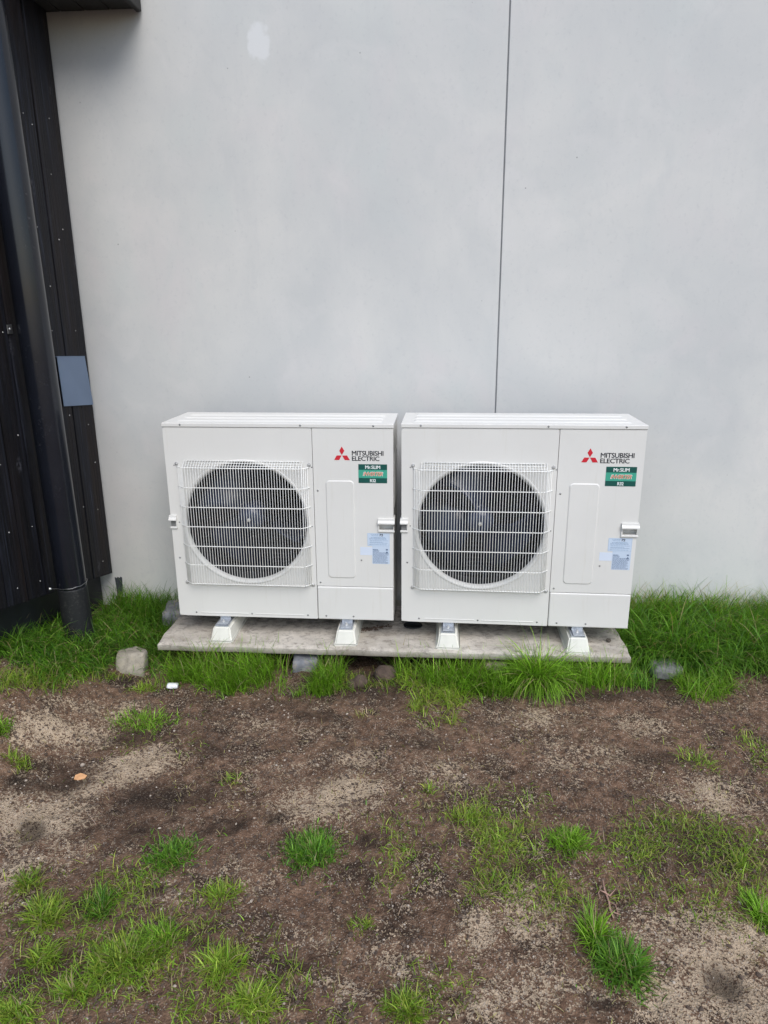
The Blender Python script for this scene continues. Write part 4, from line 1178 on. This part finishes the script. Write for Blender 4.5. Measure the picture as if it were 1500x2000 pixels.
# --- single tufts
T_ = [
 (1052,1336,46,9,1200,.15,.29,BRIGHT,GREEN,'big fountain-shaped bright green tuft spilling over the slab front under the right unit',.0036,.5,2.4),
 (275,1412,64,26,620,.03,.075,GREEN,BRIGHT,'wide low green tuft on bare soil below the pale rounded stone',.003,.5,1.5),
 (285,1345,30,10,220,.03,.07,BRIGHT,YEL,'small bright tuft beside the white litter',.003,.5,1.4),
 (36,1492,36,14,170,.025,.07,GREEN,YEL,'small tuft near the left edge above the wood chip',.003,.5,1.4),
 (4,1420,22,24,220,.03,.08,GREEN,BRIGHT,'tuft cut by the left edge of the view below the long grass',.003,.5,1.4),
 (335,1668,52,36,620,.03,.075,GREEN,DEEP,'dark green tuft left of centre beside bare brown soil',.0034,.5,1.4),
 (620,1672,52,44,1300,.03,.065,GREEN,DEEP,'dense square-shaped green tuft alone on bare soil in the middle foreground',.0034,.4,1.2),
 (1112,1648,52,26,700,.03,.075,BRIGHT,GREEN,'bright green tuft right of centre, behind the twig',.003,.55,1.4),
 (1365,1490,36,30,230,.025,.06,YEL,GREEN,'thin yellowish tuft on bare soil at the right below the tongue of grass',.003,.6,1.5),
 (1478,1465,30,42,240,.025,.06,YEL,GREEN,'thin yellowish tuft cut by the right edge of the view',.003,.6,1.5),
 (1162,1838,20,46,330,.04,.11,BRIGHT,GREEN,'narrow upright tuft touching the back left of the large dark foreground tuft',.0036,.3,1.0),
 (1216,1893,50,46,950,.04,.10,GREEN,DEEP,'large dark green tuft in the right foreground in front of the twig',.0038,.5,1.2),
 (1486,1805,26,44,420,.03,.08,BRIGHT,GREEN,'bright tuft at the lower right edge of the view',.0034,.5,1.3),
 (432,1752,36,28,330,.02,.055,YEL,GREEN,'small yellow-green tuft between the dark tuft and the front edge',.003,.5,1.4),
 (92,1790,52,42,620,.03,.075,GREEN,YEL,'leaning green tuft in the lower left corner area, farther back',.003,.5,1.4),
 (195,1775,26,30,300,.03,.075,GREEN,DEEP,'narrow upright green tuft right of the leaning lower left one',.003,.35,1.0),
 (250,1875,88,58,1500,.03,.075,GREEN,YEL,'broad ragged green tuft in the left foreground',.0032,.5,1.5),
 (80,1880,40,40,380,.03,.07,GREEN,YEL,'loose green tuft at the far lower left',.003,.6,1.5),
 (788,1975,42,30,520,.03,.065,GREEN,YEL,'green tuft at the bottom edge of the view in the middle',.003,.45,1.3),
 (452,1525,20,12,70,.02,.055,GREEN,YEL,'tiny grey-green sprig alone on bare soil left of centre',.0034,.7,1.2),
 (840,1545,18,14,80,.02,.05,GREEN,YEL,'tiny green sprig alone on bare soil right of centre',.003,.7,1.3),
 (702,1810,32,20,130,.02,.05,YEL,GREEN,'thin yellow-green sprig below the square-shaped tuft',.003,.7,1.5),
 (712,1398,26,10,80,.02,.055,YEL,STRAW,'thin yellowing sprig just in front of the soil clods',.0028,.7,1.5),
 (1445,1690,22,16,120,.02,.06,YEL,GREEN,'small star-shaped yellow sprig at the right of the yard',.003,.8,1.2),
 (60,1728,34,20,220,.03,.07,GREEN,YEL,'ragged green tuft at the top of the lower left grassy area',.0032,.55,1.4),
 (318,1832,40,26,420,.03,.075,GREEN,BRIGHT,'green tuft at the right rim of the lower left grassy area',.0032,.5,1.3),
 (430,1890,40,36,420,.03,.075,YEL,GREEN,'yellow-green loose tuft right of the broad ragged one',.003,.55,1.4),
 (500,1965,48,28,420,.03,.075,YEL,BRIGHT,'bright yellow-green tuft near the bottom edge, left of centre',.003,.55,1.4),
 (150,1945,60,26,420,.03,.07,YEL,GREEN,'pale green tuft near the bottom edge, below the broad ragged one',.003,.6,1.4),
 (910,1600,46,22,260,.02,.055,YEL,BRIGHT,'yellow-green tuft at the back of the thin grass right of the middle',.003,.6,1.4),
 (980,1640,50,26,300,.02,.055,GREEN,YEL,'low green tuft in the thin grass, left of the bright one behind the twig',.003,.6,1.4),
 (30,1985,60,24,420,.03,.07,YEL,GREEN,'yellowish tuft in the very bottom left corner',.003,.6,1.4),
]
for k, t in enumerate(T_):
    tuft(*t[:10], seed=k, wd=t[10], th0=t[11], curl=t[12])
# --- thin, uncountable grass over the soil
def thin(name, poly, n, base, alt, label, hmin=.012, hmax=.045, seed=0, straw=.15, sig=.014):
    return patch(name, [G(*p) for p in poly], n, hmin, hmax, base, alt, label, .0024, .75, 1.6, straw, sig, .85, seed, warp=.13, patchy=.44)
thin('grass', [(750,1590),(860,1560),(1040,1570),(1060,1680),(1040,1790),(900,1740),(760,1720)], 5000, YEL, GREEN, 'thin yellow-green grass spread right of the middle of the yard', .014, .05, 21)
thin('grass', [(380,1850),(560,1830),(600,1960),(640,2010),(380,2010)], 4200, YEL, GREEN, 'thin yellow-green grass at the bottom left of the yard', .015, .055, 22)
thin('grass', [(1060,1690),(1180,1700),(1160,1790),(1060,1780)], 700, YEL, GREEN, 'thin wiry grass left of the twig', seed=23)
thin('grass', [(1230,1600),(1500,1610),(1500,1740),(1300,1740),(1220,1680)], 2800, GREEN, YEL, 'thin grass at the right of the yard', seed=24)
thin('grass', [(0,1740),(380,1740),(380,1990),(0,2010)], 6500, GREEN, YEL, 'thin grass between the lower left tufts', .02, .056, 25, .12)
thin('grass', [(1280,1440),(1500,1400),(1500,1560),(1340,1540)], 500, YEL, GREEN, 'thin grass at the right edge of the bare soil', seed=26)
thin('grass', [(100,1480),(260,1440),(420,1380),(420,1460),(150,1540)], 520, GREEN, YEL, 'thin grass around the wide low tuft', seed=27)
thin('grass', [(1180,1720),(1500,1700),(1500,1800),(1300,1790)], 900, GREEN, YEL, 'thin dark grass behind the large right foreground tuft', seed=29)
thin('grass', [(560,1990),(1000,1960),(1000,2010),(560,2010)], 500, YEL, GREEN, 'thin grass along the bottom of the view', seed=30)
thin('grass', [(0,1360),(1500,1380),(1500,2010),(0,2010)], 2300, YEL, STRAW, 'single wisps of grass dotted over the yard', .01, .038, 28, .35, .012)
# dead stems lying about
r_ = np.random.default_rng(5)
q = poly_pts([G(0,1360),G(1500,1360),G(1500,2010),G(0,2010)], 900, r_)
tag(blades('dry_grass', q[:, 0], q[:, 1], r_.uniform(.015, .06, 900), np.full(900, .0017), colours(900, r_, STRAW, np.array((.22, .17, .10)), 0, .3), 1.3, .5, None, 6, 4, ground_h(q[:, 0], q[:, 1])+.008), 'dead straw stems lying over the soil', kind='stuff')
me_ = bpy.data.objects['dry_grass'].data
